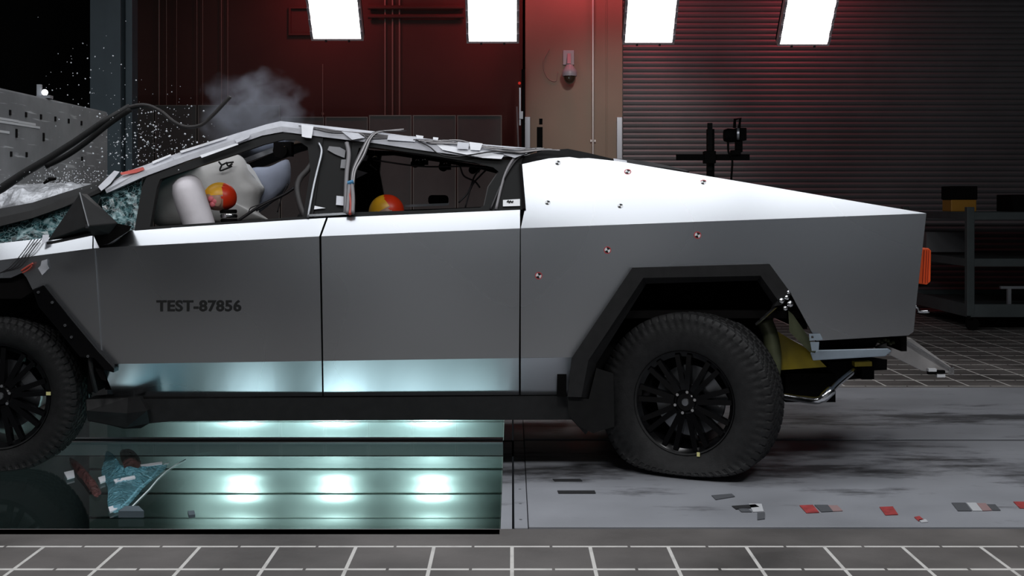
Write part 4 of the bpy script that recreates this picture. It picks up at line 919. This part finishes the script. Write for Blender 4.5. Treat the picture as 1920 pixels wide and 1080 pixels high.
# wheels -----------------------------------------------------------
def make_wheel(c, yaw, Rt, Rr, wd, flat, camber=0., tyre_dz=0.):
    mt = Matrix.Translation(c) @ Matrix.Rotation(yaw, 4, 'Z') @ Matrix.Rotation(camber, 4, 'X')
    N = 66*6; dR = Rt-Rr; prof = []
    half = [(Rr-.012, -.38, 0), (Rr+.012, -.43, 0), (Rr+.25*dR, -.487, 0), (Rr+.45*dR, -.50, 0), (Rr+.62*dR, -.497, 0), (Rr+.66*dR, -.497, 2), (Rr+.80*dR, -.485, 2), (Rr+.84*dR, -.48, 0), (Rr+.90*dR, -.468, 1), (Rt-.010, -.455, 1), (Rt-.002, -.43, 1)]
    tread = [(Rt, -.43+.86*k/22, 1) for k in range(1, 22)]
    full = half+tread+[(r, -a, k) for r, a, k in reversed(half)]
    rings = []
    for r, a, k in full:
        ring = []
        for j in range(N):
            th = 2*math.pi*j/N; rr, aa = r, a*wd
            f = (j/6+abs(a)*3.2+(.5 if a > 0 else 0)) % 1.0
            if k == 1:
                g = 0
                if f < .17: g = .011
                if abs(abs(a)-.16) < .022 or abs(abs(a)-.31) < .02: g = .011
                rr -= g
            if k == 2 and int(j/3) % 2: aa *= .972
            # flattening against the floor happens in world space
            p = Vector((rr*math.cos(th), aa, rr*math.sin(th)))
            p.z += tyre_dz*max(0, (rr-Rr)/dR)
            q = mt @ p
            if flat and q.z < flat:
                dz_ = flat-q.z; sq_ = min(1, max(0, dz_/.2)); nrm = (mt.to_3x3() @ Vector((0, -1, 0)))
                q = q+nrm*(.045*sq_*(1 if a < 0 else -1)*min(1, abs(a)*2.2))
                q.z = flat*math.exp(-dz_/flat)
            q.z = max(q.z, .004)
            ring.append(q)
        rings.append(ring)
    n = N; tm_ = MB().rings(rings, 0, False)
    wh = MB()
    wh.lathe([(Rr-.005, -.425*wd), (Rr, -.40*wd), (Rr-.012, -.37*wd), (Rr-.035, -.33*wd), (Rr-.045, .0), (Rr-.04, .38*wd), (Rr-.02, .42*wd)], mt, 64)
    wh.lathe([(0, -.30*wd), (.045, -.30*wd), (.055, -.27*wd), (.085, -.265*wd), (.095, -.20*wd), (.095, -.05*wd), (0, -.05*wd)], mt, 36)
    NS = 9
    for k in range(NS):
        for da in (-.13, .13):
            a0 = 2*math.pi*k/NS+.2; d0 = Vector((math.cos(a0+da*.9), 0, math.sin(a0+da*.9))); d1 = Vector((math.cos(a0+da), 0, math.sin(a0+da)))
            p0 = d0*.07+Vector((0, -.225*wd, 0)); p1 = d1*(Rr-.02)+Vector((0, -.33*wd, 0))
            m3 = mt.to_3x3(); ax = m3 @ Vector((0, -1, 0))
            wh.beam(mt @ p0, mt @ p1, .03, .05, ax, w2=.026, h2=.03)
        a1 = 2*math.pi*k/NS+.2; c1 = Vector((math.cos(a1)*(Rr-.03), -.30*wd, math.sin(a1)*(Rr-.03)))
    ob = wh.build('wheel', 'gloss_black', TR, smooth=35)
    tm_.build('tire', 'rubber', ob, smooth=28)
    bd = MB().lathe([(.06, -.02), (.19, -.02), (.19, .01), (.06, .01)], mt @ Matrix.Translation((0, .01, 0)), 40); bd.build('brake_disc', 'dull_metal', ob, smooth=35)
    bc = MB().beam(mt @ Vector((.10, .0, .13)), mt @ Vector((.20, .0, .0)), .09, .07); bc.build('brake_caliper', 'dull_metal', ob)
    for k in range(6):
        a0 = 2*math.pi*k/6+.3; MB().lathe([(0, -.02), (.008, -.02), (.0105, -.008), (.0105, .02), (0, .02)], mt @ Matrix.Translation((.057*math.cos(a0), -.275*wd, .057*math.sin(a0))), 10).build('lug_nut', 'chrome', ob, smooth=40)
    MB().lathe([(0, -.012), (.018, -.010), (.024, .01), (0, .01)], mt @ Matrix.Translation((0, -.30*wd, 0)), 20).build('center_cap', 'dull_metal', ob, smooth=40)
    return ob, mt
wr, mt = make_wheel(W(1281, 757, 6.48)+Vector((.13*.45, .13, 0)), math.radians(-26), .478, .280, .30, .12, 0, 0)
q = mt @ Vector((.085, -.135, -.262)); MB().box(q, (.016, .004, .022), mt.to_3x3()).build('rim_label', 'yellow_label', wr)
wf, mt = make_wheel(W(-6, 745, 6.58)+Vector((0, .13, 0)), math.radians(0), .428, .287, .29, .06)
q = mt @ Vector((.276, -.127, .02)); MB().box(q, (.024, .004, .018)).build('rim_label', 'yellow_label', wf)
make_wheel(mir(W(1281, 757, 6.60)+Vector((.06, .16, 0))), math.pi, .45, .287, .30, .12)
# cables, tape and painted reflections on the roof rail and the door pillar
def cable(pts, r, m, d=-.03, name='cable'): return MB().tube([S(x, y, d) for x, y in pts], r, 6).build(name, m, TR, smooth=180)
for k in range(7):
    o_ = k*2.2
    cable([(735+o_*2, 244+R.uniform(-3, 2)), (705+o_, 247), (690+o_*.6, 258), (672+o_*.9, 290+R.uniform(-3, 3)), (660+o_*.6, 320), (657+o_*.5, 350)], .0035, ('wire_dark', 'wire_grey', 'wire_white')[k % 3])
cable([(655, 345), (653, 370), (651, 400)], .011, 'wire_grey'); cable([(660, 345), (662, 372), (661, 400)], .012, 'wire_grey')
cable([(657, 345), (655, 365), (658, 385), (656, 402)], .009, 'wire_red'); cable([(650, 268), (654, 290), (650, 330), (648, 400)], .013, 'wire_grey', -.01)
MB().tube([S(652, 344, -.035), S(663, 341, -.04)], .013, 8, 0, 0).build('cable_tie', 'wire_blue', TR)
for k in range(5): cable([(560+k*8, 236+k*1.5), (600+k*6, 240+k*2), (640+k*9, 246+k), (690, 250+k*2), (735+k*4, 255+k)], .003, ('wire_grey', 'wire_dark')[k % 2], -.026)
for k in range(9):
    j = R.uniform(-4, 4)
    cable([(775+k*4, 262+k*.8), (815+k*8, 266+j), (860+k*5, 272+j), (915+k*6, 276+j*.6+k), (970+k*6, 280+j*.3), (1010+k*5, 277+k*.6)], .0032, ('wire_dark', 'wire_grey', 'wire_white')[k % 3], -.03)
cable([(780, 262), (805, 275), (822, 288), (850, 294), (885, 290), (930, 284), (985, 288)], .004, 'wire_dark', -.035)
cable([(985, 282), (965, 296), (950, 320), (940, 350), (930, 392)], .008, 'wire_grey', -.0); cable([(1005, 282), (975, 294), (955, 318), (938, 350), (920, 392)], .007, 'wire_dark', .0)
for k in range(4): cable([(60+k*6, 448), (45+k*5, 470), (20+k*6, 500), (0, 512)], .0025, 'wire_dark', -.02)
cable([(40, 508), (52, 500), (62, 494)], .006, 'wire_red', -.02); cable([(42, 512), (54, 505), (60, 498)], .004, 'wire_red', -.024)
def patch(pts, m='tape', d=-.024, name='tape_reflection_patch', par=TR): return side_poly(pts, .004, d).build(name, m, par)
patch([(565, 233), (588, 236), (584, 259), (574, 258), (566, 256)], 'tape_gloss', -.03); patch([(440, 262), (470, 252), (467, 258), (444, 268)], 'tape', -.03)
patch([(337, 283), (427, 255), (424, 260), (340, 287)], 'tape_gloss'); patch([(375, 291), (445, 268), (447, 271), (378, 296)], 'tape_gloss')
patch([(225, 324), (268, 313), (271, 318), (255, 324), (228, 328)], 'red_tape', -.03); patch([(184, 350), (214, 320), (224, 322), (206, 345), (190, 358)], 'tape', -.034)
patch([(285, 303), (320, 289), (321, 292), (287, 307)], 'tape_gloss'); patch([(640, 246), (672, 250), (684, 258), (660, 262)], 'tape', -.03)
patch([(728, 253), (780, 256), (778, 266), (726, 262)], 'tape', -.03); patch([(780, 253), (794, 255), (793, 260), (781, 259)], 'tape_gloss', -.034); patch([(812, 257), (822, 258), (821, 263), (812, 262)], 'tape_gloss', -.034)
patch([(858, 266), (880, 268), (878, 280), (857, 279)], 'tape', -.036); patch([(880, 266), (905, 269), (900, 282), (882, 281)], 'tape_gloss', -.034); patch([(815, 268), (860, 277), (945, 291), (940, 298), (905, 296), (830, 281)], 'tape_gloss', -.02)
patch([(940, 279), (975, 282), (990, 287), (965, 296), (945, 290)], 'tape', -.02)
patch([(614, 281), (617, 274), (637, 276), (648, 282), (646, 296), (640, 294), (628, 289)], 'carton_and_reflection', .005); patch([(640, 299), (655, 299), (653, 316), (638, 315)], 'carton_and_reflection', .004); patch([(631, 367), (651, 369), (649, 386), (630, 384)], 'tape', .004)  # first two patches are dim reflections painted on the pillar cover
patch([(586, 385), (610, 390), (586, 393)], 'tape_gloss', .008, 'painted_glint')  # small white triangle painted as a glint at the pillar foot
mb = patch([(78, 489), (88, 486), (89, 497), (92, 503), (79, 516), (71, 503), (76, 498)], 'tape', -.012)
patch([(80, 440), (92, 440), (90, 452), (78, 458)], 'tape', -.03)
# small gear hanging under the headliner
def gear(px, py, Y, s, label_m='matblack'):
    mb = MB().box(W(px, py, Y), (s, s*.8, s*.8)); mb.lathe([(0, -s*.5), (s*.4, -s*.5), (s*.4, s*.5), (0, s*.5)], Matrix.Translation(W(px-4, py+3, Y-.03)), 14); o = mb.build('onboard_camera', label_m, TR, smooth=40)
    MB().tube([W(px-3, py-3, Y-.07), W(px+2, py-5, Y-.08), W(px+5, py-1, Y-.07)], .006, 6).build('camera_mount', 'chrome', o)
for a in ((702, 298, 7.6, .07), (782, 304, 7.5, .06), (795, 303, 7.5, .05), (835, 310, 7.7, .07), (890, 316, 7.6, .06), (532, 280, 7.6, .11)): gear(*a)
MB().tube([W(694, 308, 7.5), W(707, 318, 7.5)], .005, 6, 0, 0).build('grab_rod', 'chrome', TR)
MB().prism([W(x, y, 7.9) for x, y in ((668, 318), (690, 324), (668, 335))], [W(x, y, 7.92) for x, y in ((668, 318), (690, 324), (668, 335))]).build('far_label', 'tape', TR)
MB().prism([W(x, y, 7.9) for x, y in ((672, 290), (705, 292), (702, 300), (670, 303))], [W(x, y, 7.92) for x, y in ((672, 290), (705, 292), (702, 300), (670, 303))]).build('far_label', 'tape', TR)
MB().beam(W(760, 386, 7.3), W(842, 383, 7.3), .02, .014).build('seat_rail', 'dull_metal', TR)
MB().box(W(822, 375, 7.5), (.12, .12, .06)).build('rear_headrest', 'seat', TR, bevel=.02)
for pts in (((640, 366), (800, 312), (905, 330), (930, 380)), ((700, 300), (790, 312), (880, 312), (935, 318)), ((862, 310), (870, 330), (890, 340), (900, 352)), ((860, 380), (878, 360), (890, 330), (905, 312)), ((872, 390), (884, 350), (900, 330), (912, 318))):
    if pts[0][0] == 640: continue
    MB().tube([W(x, y, 7.0) for x, y in pts], .005, 6).build('cable', 'wire_dark', TR, smooth=180)
for pts, r in ((((446, 414), (490, 385), (530, 366), (552, 352)), .009), (((480, 395), (520, 372), (545, 358)), .006), (((520, 398), (528, 370), (540, 345)), .004), (((465, 402), (470, 390), (486, 384), (500, 378)), .003)):
    MB().tube([W(x, y, 7.0) for x, y in pts], r, 6).build('seat_belt', 'wire_dark', TR, smooth=180)

# ------------------------------------------------------------------ crash test dummies
def dummy(head_c, rad, label, ang, driver):
    base = Vector((head_c.x+.12, head_c.y, .74))
    t = thing('crash_test_dummy', label, 'dummy', base, 'crash test dummies in the cabin')
    rot = Matrix.Rotation(ang, 3, 'Y')
    def head_fn(q):
        q = q.copy()
        if q.x < 0: q.x *= .96
        if q.z < -.2 and q.x < 0: q.x *= 1.05; q.z *= .95
        if q.z < -.5: q.z = -.5+(q.z+.5)*.7
        return q
    mb = MB().ball((0, 0, 0), rad, 48, 36, None, 0, head_fn)
    mats = ['dum_skin', 'dum_yellow', 'dum_red']
    # paint by face position, in head space
    for i, f in enumerate(mb.f):
        c = sum((mb.v[k] for k in f), Vector())/len(f); x, z = c.x/rad[0], c.z/rad[2]
        mb.mi[i] = 2 if x > .32 else (1 if z > .18-.1*x else 0)
    mb.v = [rot @ v+head_c for v in mb.v]
    hd = mb.build('head', mats, t, smooth=180)
    P = lambda x, y, z: rot @ Vector((x*rad[0], y*rad[1], z*rad[2]))+head_c
    n = MB(); n.ball(P(-1.0, 0, -.15), (.018, .02, .03), 10, 8, rot); n.build('nose', 'dum_skin', hd, smooth=180)
    for sy in (-1, 1):
        MB().ball(P(-.80, .36*sy, .12), (.014, .014, .01), 10, 8).build('eye', 'dum_skin', hd, smooth=180)
        MB().ball(P(.05, .93*sy, -.18), (.026, .01, .036), 12, 8).build('ear', 'dum_skin', hd, smooth=180)
    MB().beam(P(-.93, -.25, -.52), P(-.93, .25, -.52), .012, .01).build('mouth', 'dum_pink', hd)
    # pink quartered mark on the temple
    for (dx, dz) in ((-.32, -.06), (-.08, -.22), (-.24, -.40)):
        c = P(dx, -.93, dz); MB().ball(c, (.019, .012, .017), 10, 8).build('target_mark', 'dum_pink', hd, smooth=180)
    nk = head_c+rot @ Vector((.045, 0, -rad[2]*.7)); dn = Vector((.10, 0, -1)).normalized()
    mb = MB()
    for k in range(5):
        c = nk+dn*(.018+k*.026); m4 = Matrix.Translation(c) @ Matrix.Rotation(math.radians(-90), 4, 'X'); mb.lathe([(0, -.011), (.046, -.011), (.05, 0), (.046, .011), (0, .011)], m4, 24, 0 if k % 2 else 1)
    mb.build('neck', ['chrome', 'matblack'], t, smooth=40)
    # torso with shoulders and arms, seated (mostly below the sill)
    s = nk+dn*.15; mb = MB(); rg = []
    for dz_, rx, ry in ((0, .05, .06), (-.03, .09, .15), (-.08, .115, .20), (-.2, .12, .19), (-.35, .11, .165), (-.44, .12, .17)):
        c = s+Vector((-.12*dz_, 0, dz_)); rg.append([c+Vector((math.cos(a)*rx, math.sin(a)*ry, 0)) for a in [2*math.pi*k/24 for k in range(24)]])
    mb.rings(rg); mb.build('torso', 'dum_shirt', t, smooth=60)
    for sy in (-1, 1):
        a = s+Vector((0, sy*.19, -.07)); MB().tube([a, a+Vector((-.05, sy*.03, -.26)), a+Vector((-.30, sy*.0, -.30))], [.05]*6+[.042]*4+[.034]*6, 12).build('arm', 'dum_skin', t, smooth=180)
    for sy in (-1, 1):
        h_ = s+Vector((.02, sy*.09, -.44)); MB().tube([h_, h_+Vector((-.22, sy*.02, .02)), h_+Vector((-.36, sy*.02, -.02))], [.07, .06, .05], 12, 0, 0).build('thigh', 'dum_shirt', t, smooth=180)
dummy(W(412, 371, 7.08), (.098, .085, .090), 'crash test dummy with yellow and red head behind the white steering airbag', math.radians(-3), True)
dummy(W(724, 397, 7.15), (.106, .092, .100), 'crash test dummy whose yellow and red head shows low in the rear window', math.radians(-28), False)

# ------------------------------------------------------------------ smoke, flying glass, floor bits
sm = MB().ball((0, 0, 0), (1, 1, 1), 24, 16).build('smoke', 'smoke', None, smooth=180)
sm.location = W(478, 214, 8.1); sm.scale = (.42, .32, .34)
tag(sm, 'pale grey smoke puff rising behind the windshield pillar', 'smoke', kind='stuff')
gb = MB()
def crumb(p, s):
    q = [Vector((R.uniform(-1, 1), R.uniform(-1, 1), R.uniform(-1, 1))).normalized()*s*R.uniform(.6, 1.1) for _ in range(6)]
    gb.add([p+Vector((s, 0, 0)), p+Vector((-s, R.uniform(-s, s)*.4, 0)), p+Vector((0, s, 0)), p+Vector((0, -s, 0)), p+Vector((R.uniform(-s, s)*.5, 0, s)), p+Vector((0, 0, -s))], [(0, 2, 4), (2, 1, 4), (1, 3, 4), (3, 0, 4), (2, 0, 5), (1, 2, 5), (3, 1, 5), (0, 3, 5)])
for k in range(440):
    px = R.gauss(285, 55); py = R.gauss(268, 38); Y = R.uniform(6.7, 8.4)
    if py > 372-.33*max(px-150, 0)+10: continue
    crumb(W(px, py, Y), R.choice((.0016, .002, .003, .004, .0065)))
for k in range(60): crumb(W(R.gauss(150, 45), R.gauss(150, 40), R.uniform(6.8, 8.4)), R.choice((.002, .003, .005)))
for k in range(330): crumb(W(R.gauss(130, 45), R.gauss(335, 14), R.uniform(6.6, 8.0)), R.choice((.002, .003, .004)))
o = gb.build('glass_crumbs', 'crumb', None); tag(o, 'cloud of tiny white glass crumbs flying above the crushed windshield', 'glass', kind='stuff')

def floor_pt(px, py): return W(px, py, F*CAMZ/(py-HZ))
def floor_patch(pts, z=.0065, th=.003):
    P = [Vector((p.x, p.y, z)) for p in (floor_pt(*q) for q in pts)]; return MB().prism([p+Vector((0, 0, th)) for p in P], P)
bits = [
 ([(1036, 901), (1088, 901), (1092, 905), (1040, 905)], 'dark_tape', 'shorter black strip on the grey plate, nearer the rear tire'),
 ([(1045, 923), (1115, 923), (1117, 928), (1047, 928)], 'dark_tape', 'longer black strip on the grey plate'),
 ([(1372, 952), (1416, 949), (1424, 954), (1380, 958)], 'dark_tape', 'black strip of the grey and white tape cluster behind the rear tire'),
 ([(1404, 948), (1428, 948), (1432, 962), (1412, 963)], 'white_tape', 'white tape piece beside a black strip behind the rear tire'),
 ([(1384, 957), (1402, 957), (1410, 963), (1390, 963)], 'grey_tape', 'dark grey tape under the black strip of the tape cluster'),
 ([(1420, 965), (1434, 964), (1434, 976), (1420, 978)], 'grey_tape', 'small grey tape flap hanging below the tape cluster'),
 ([(1499, 951), (1524, 950), (1536, 964), (1512, 965)], 'floor_red', 'bright red tape square left of a dark square'),
 ([(1527, 950), (1552, 950), (1562, 962), (1540, 963)], 'grey_tape', 'dark square between two red tapes on the plate'),
 ([(1553, 951), (1570, 951), (1580, 961), (1562, 962)], 'pink_tape', 'faded red tape right of the dark square'),
 ([(1649, 954), (1674, 953), (1684, 968), (1660, 969)], 'floor_red', 'lone dull red tape square near the right end'),
 ([(1714, 973), (1724, 971), (1732, 978), (1722, 980)], 'floor_red', 'tiny red scrap touching a white scrap by the plate edge'),
 ([(1722, 978), (1736, 977), (1740, 982), (1728, 983)], 'white_tape', 'tiny white scrap beside a red scrap by the plate edge'),
 ([(1784, 946), (1810, 946), (1822, 961), (1796, 961)], 'grey_tape', 'leftmost dark square of the checkered tape row at right'),
 ([(1812, 946), (1830, 946), (1842, 961), (1824, 961)], 'white_tape', 'white square of the checkered tape row at right'),
 ([(1831, 947), (1848, 947), (1860, 960), (1843, 961)], 'pink_tape', 'beige square of the checkered tape row at right'),
 ([(1850, 949), (1866, 949), (1876, 960), (1861, 960)], 'grey_tape', 'last dark square of the checkered tape row at right'),
 ([(1900, 944), (1925, 944), (1932, 956), (1912, 956)], 'floor_red', 'red tape square cut by the right edge of the picture'),
 ([(1334, 932), (1372, 929), (1378, 934), (1342, 940)], 'grey_tape', 'dull grey smear of tape just below the rear tire')]
for pts, m_, lb_ in bits: tag(floor_patch(pts).build('floor_tape', m_), lb_, 'tape', 'tape pieces on the track plate')
# cracked glass lines and crumpled film by the front wheel
cr = MB()
ln = [(348, 862), (330, 872), (312, 884), (295, 900), (280, 918), (262, 936), (246, 952), (232, 962)]
for a, b in zip(ln, ln[1:]):
    p, q = floor_pt(*a), floor_pt(*b); cr.beam((p.x, p.y, .002), (q.x, q.y, .002), .006, .003)
ln = [(316, 868), (300, 876), (278, 902), (262, 914), (240, 940), (215, 962)]
for a, b in zip(ln, ln[1:]):
    p, q = floor_pt(*a), floor_pt(*b); cr.beam((p.x, p.y, .002), (q.x, q.y, .002), .009, .003)
tag(cr.build('crack', 'crack'), 'two long white cracks running across the glass floor', 'crack')
def film(pts, hgt, name, m, label):
    P = dense(pts, 4); c2 = sum((Vector(p) for p in P), Vector((0, 0)))/len(P); rows = []
    for k in range(9):
        s = k/8; r = []
        for p in P+[P[0]]:
            q = Vector(c2).lerp(Vector(p), max(s, .02)); fp = floor_pt(q.x, q.y); r.append(Vector((fp.x, fp.y, .006+hgt*(1-s**1.5)*(.55+.9*abs(noise.noise(Vector((fp.x*9, fp.y*7, 1)))))+.012*abs(noise.noise(Vector((fp.x*22, fp.y*22, 5)))))))
        rows.append(r)
    mb = MB(); n = len(rows[0])
    mb.add([p for r in rows for p in r], [(i*n+k, i*n+k+1, (i+1)*n+k+1, (i+1)*n+k) for i in range(8) for k in range(n-1)])
    tag(mb.build(name, m, None, smooth=30), label, 'plastic')
film([(200, 848), (215, 860), (218, 885), (240, 895), (300, 875), (312, 880), (272, 915), (250, 940), (225, 965), (203, 955), (202, 918), (190, 890), (196, 865)], .05, 'crumpled_film', 'blue_film', 'crumpled light blue clear film on the glass by the front tire')
film([(226, 848), (246, 846), (264, 866), (258, 884), (240, 888), (228, 868)], .05, 'crumpled_film', 'red_film', 'small reddish clear film on top of the blue film')
film([(130, 862), (150, 872), (172, 898), (190, 925), (178, 935), (160, 910), (140, 885)], .04, 'crumpled_film', 'red_film', 'long reddish clear film strip between the front tire and the blue film')
tag(floor_patch([(236, 962), (260, 962), (270, 972), (222, 972)], .004, .03).build('glass_wedge', 'column'), 'small grey blue wedge at the near edge of the glass floor', 'wedge')
tag(floor_patch([(352, 965), (364, 964), (366, 972), (354, 973)], .004, .014).build('debris_chip', 'column'), 'small chip of debris on the near edge of the glass floor', 'debris')
highlight_bits = [([(263, 876), (304, 870), (304, 874), (266, 881)], 'white painted highlight at the upper tip of the crumpled blue film'),
 ([(213, 913), (252, 905), (254, 909), (216, 918)], 'white painted highlight lying across the middle of the blue film'),
 ([(184, 900), (197, 896), (198, 906), (188, 910)], 'white painted highlight between the reddish strip and the blue film'),
 ([(120, 890), (138, 886), (140, 898), (126, 902)], 'pale painted highlight on the glass floor just right of the front tire'),
 ([(203, 956), (226, 950), (224, 958), (206, 965)], 'white painted highlight at the lower end of the blue film')]
for pts, lb_ in highlight_bits: tag(floor_patch(pts, .03 if 'middle' in lb_ else .006, .008).build('painted_highlight', 'crumb'), lb_, 'plastic', 'painted highlights on the film and glass floor')  # white strips stand for glossy highlights on film and glass
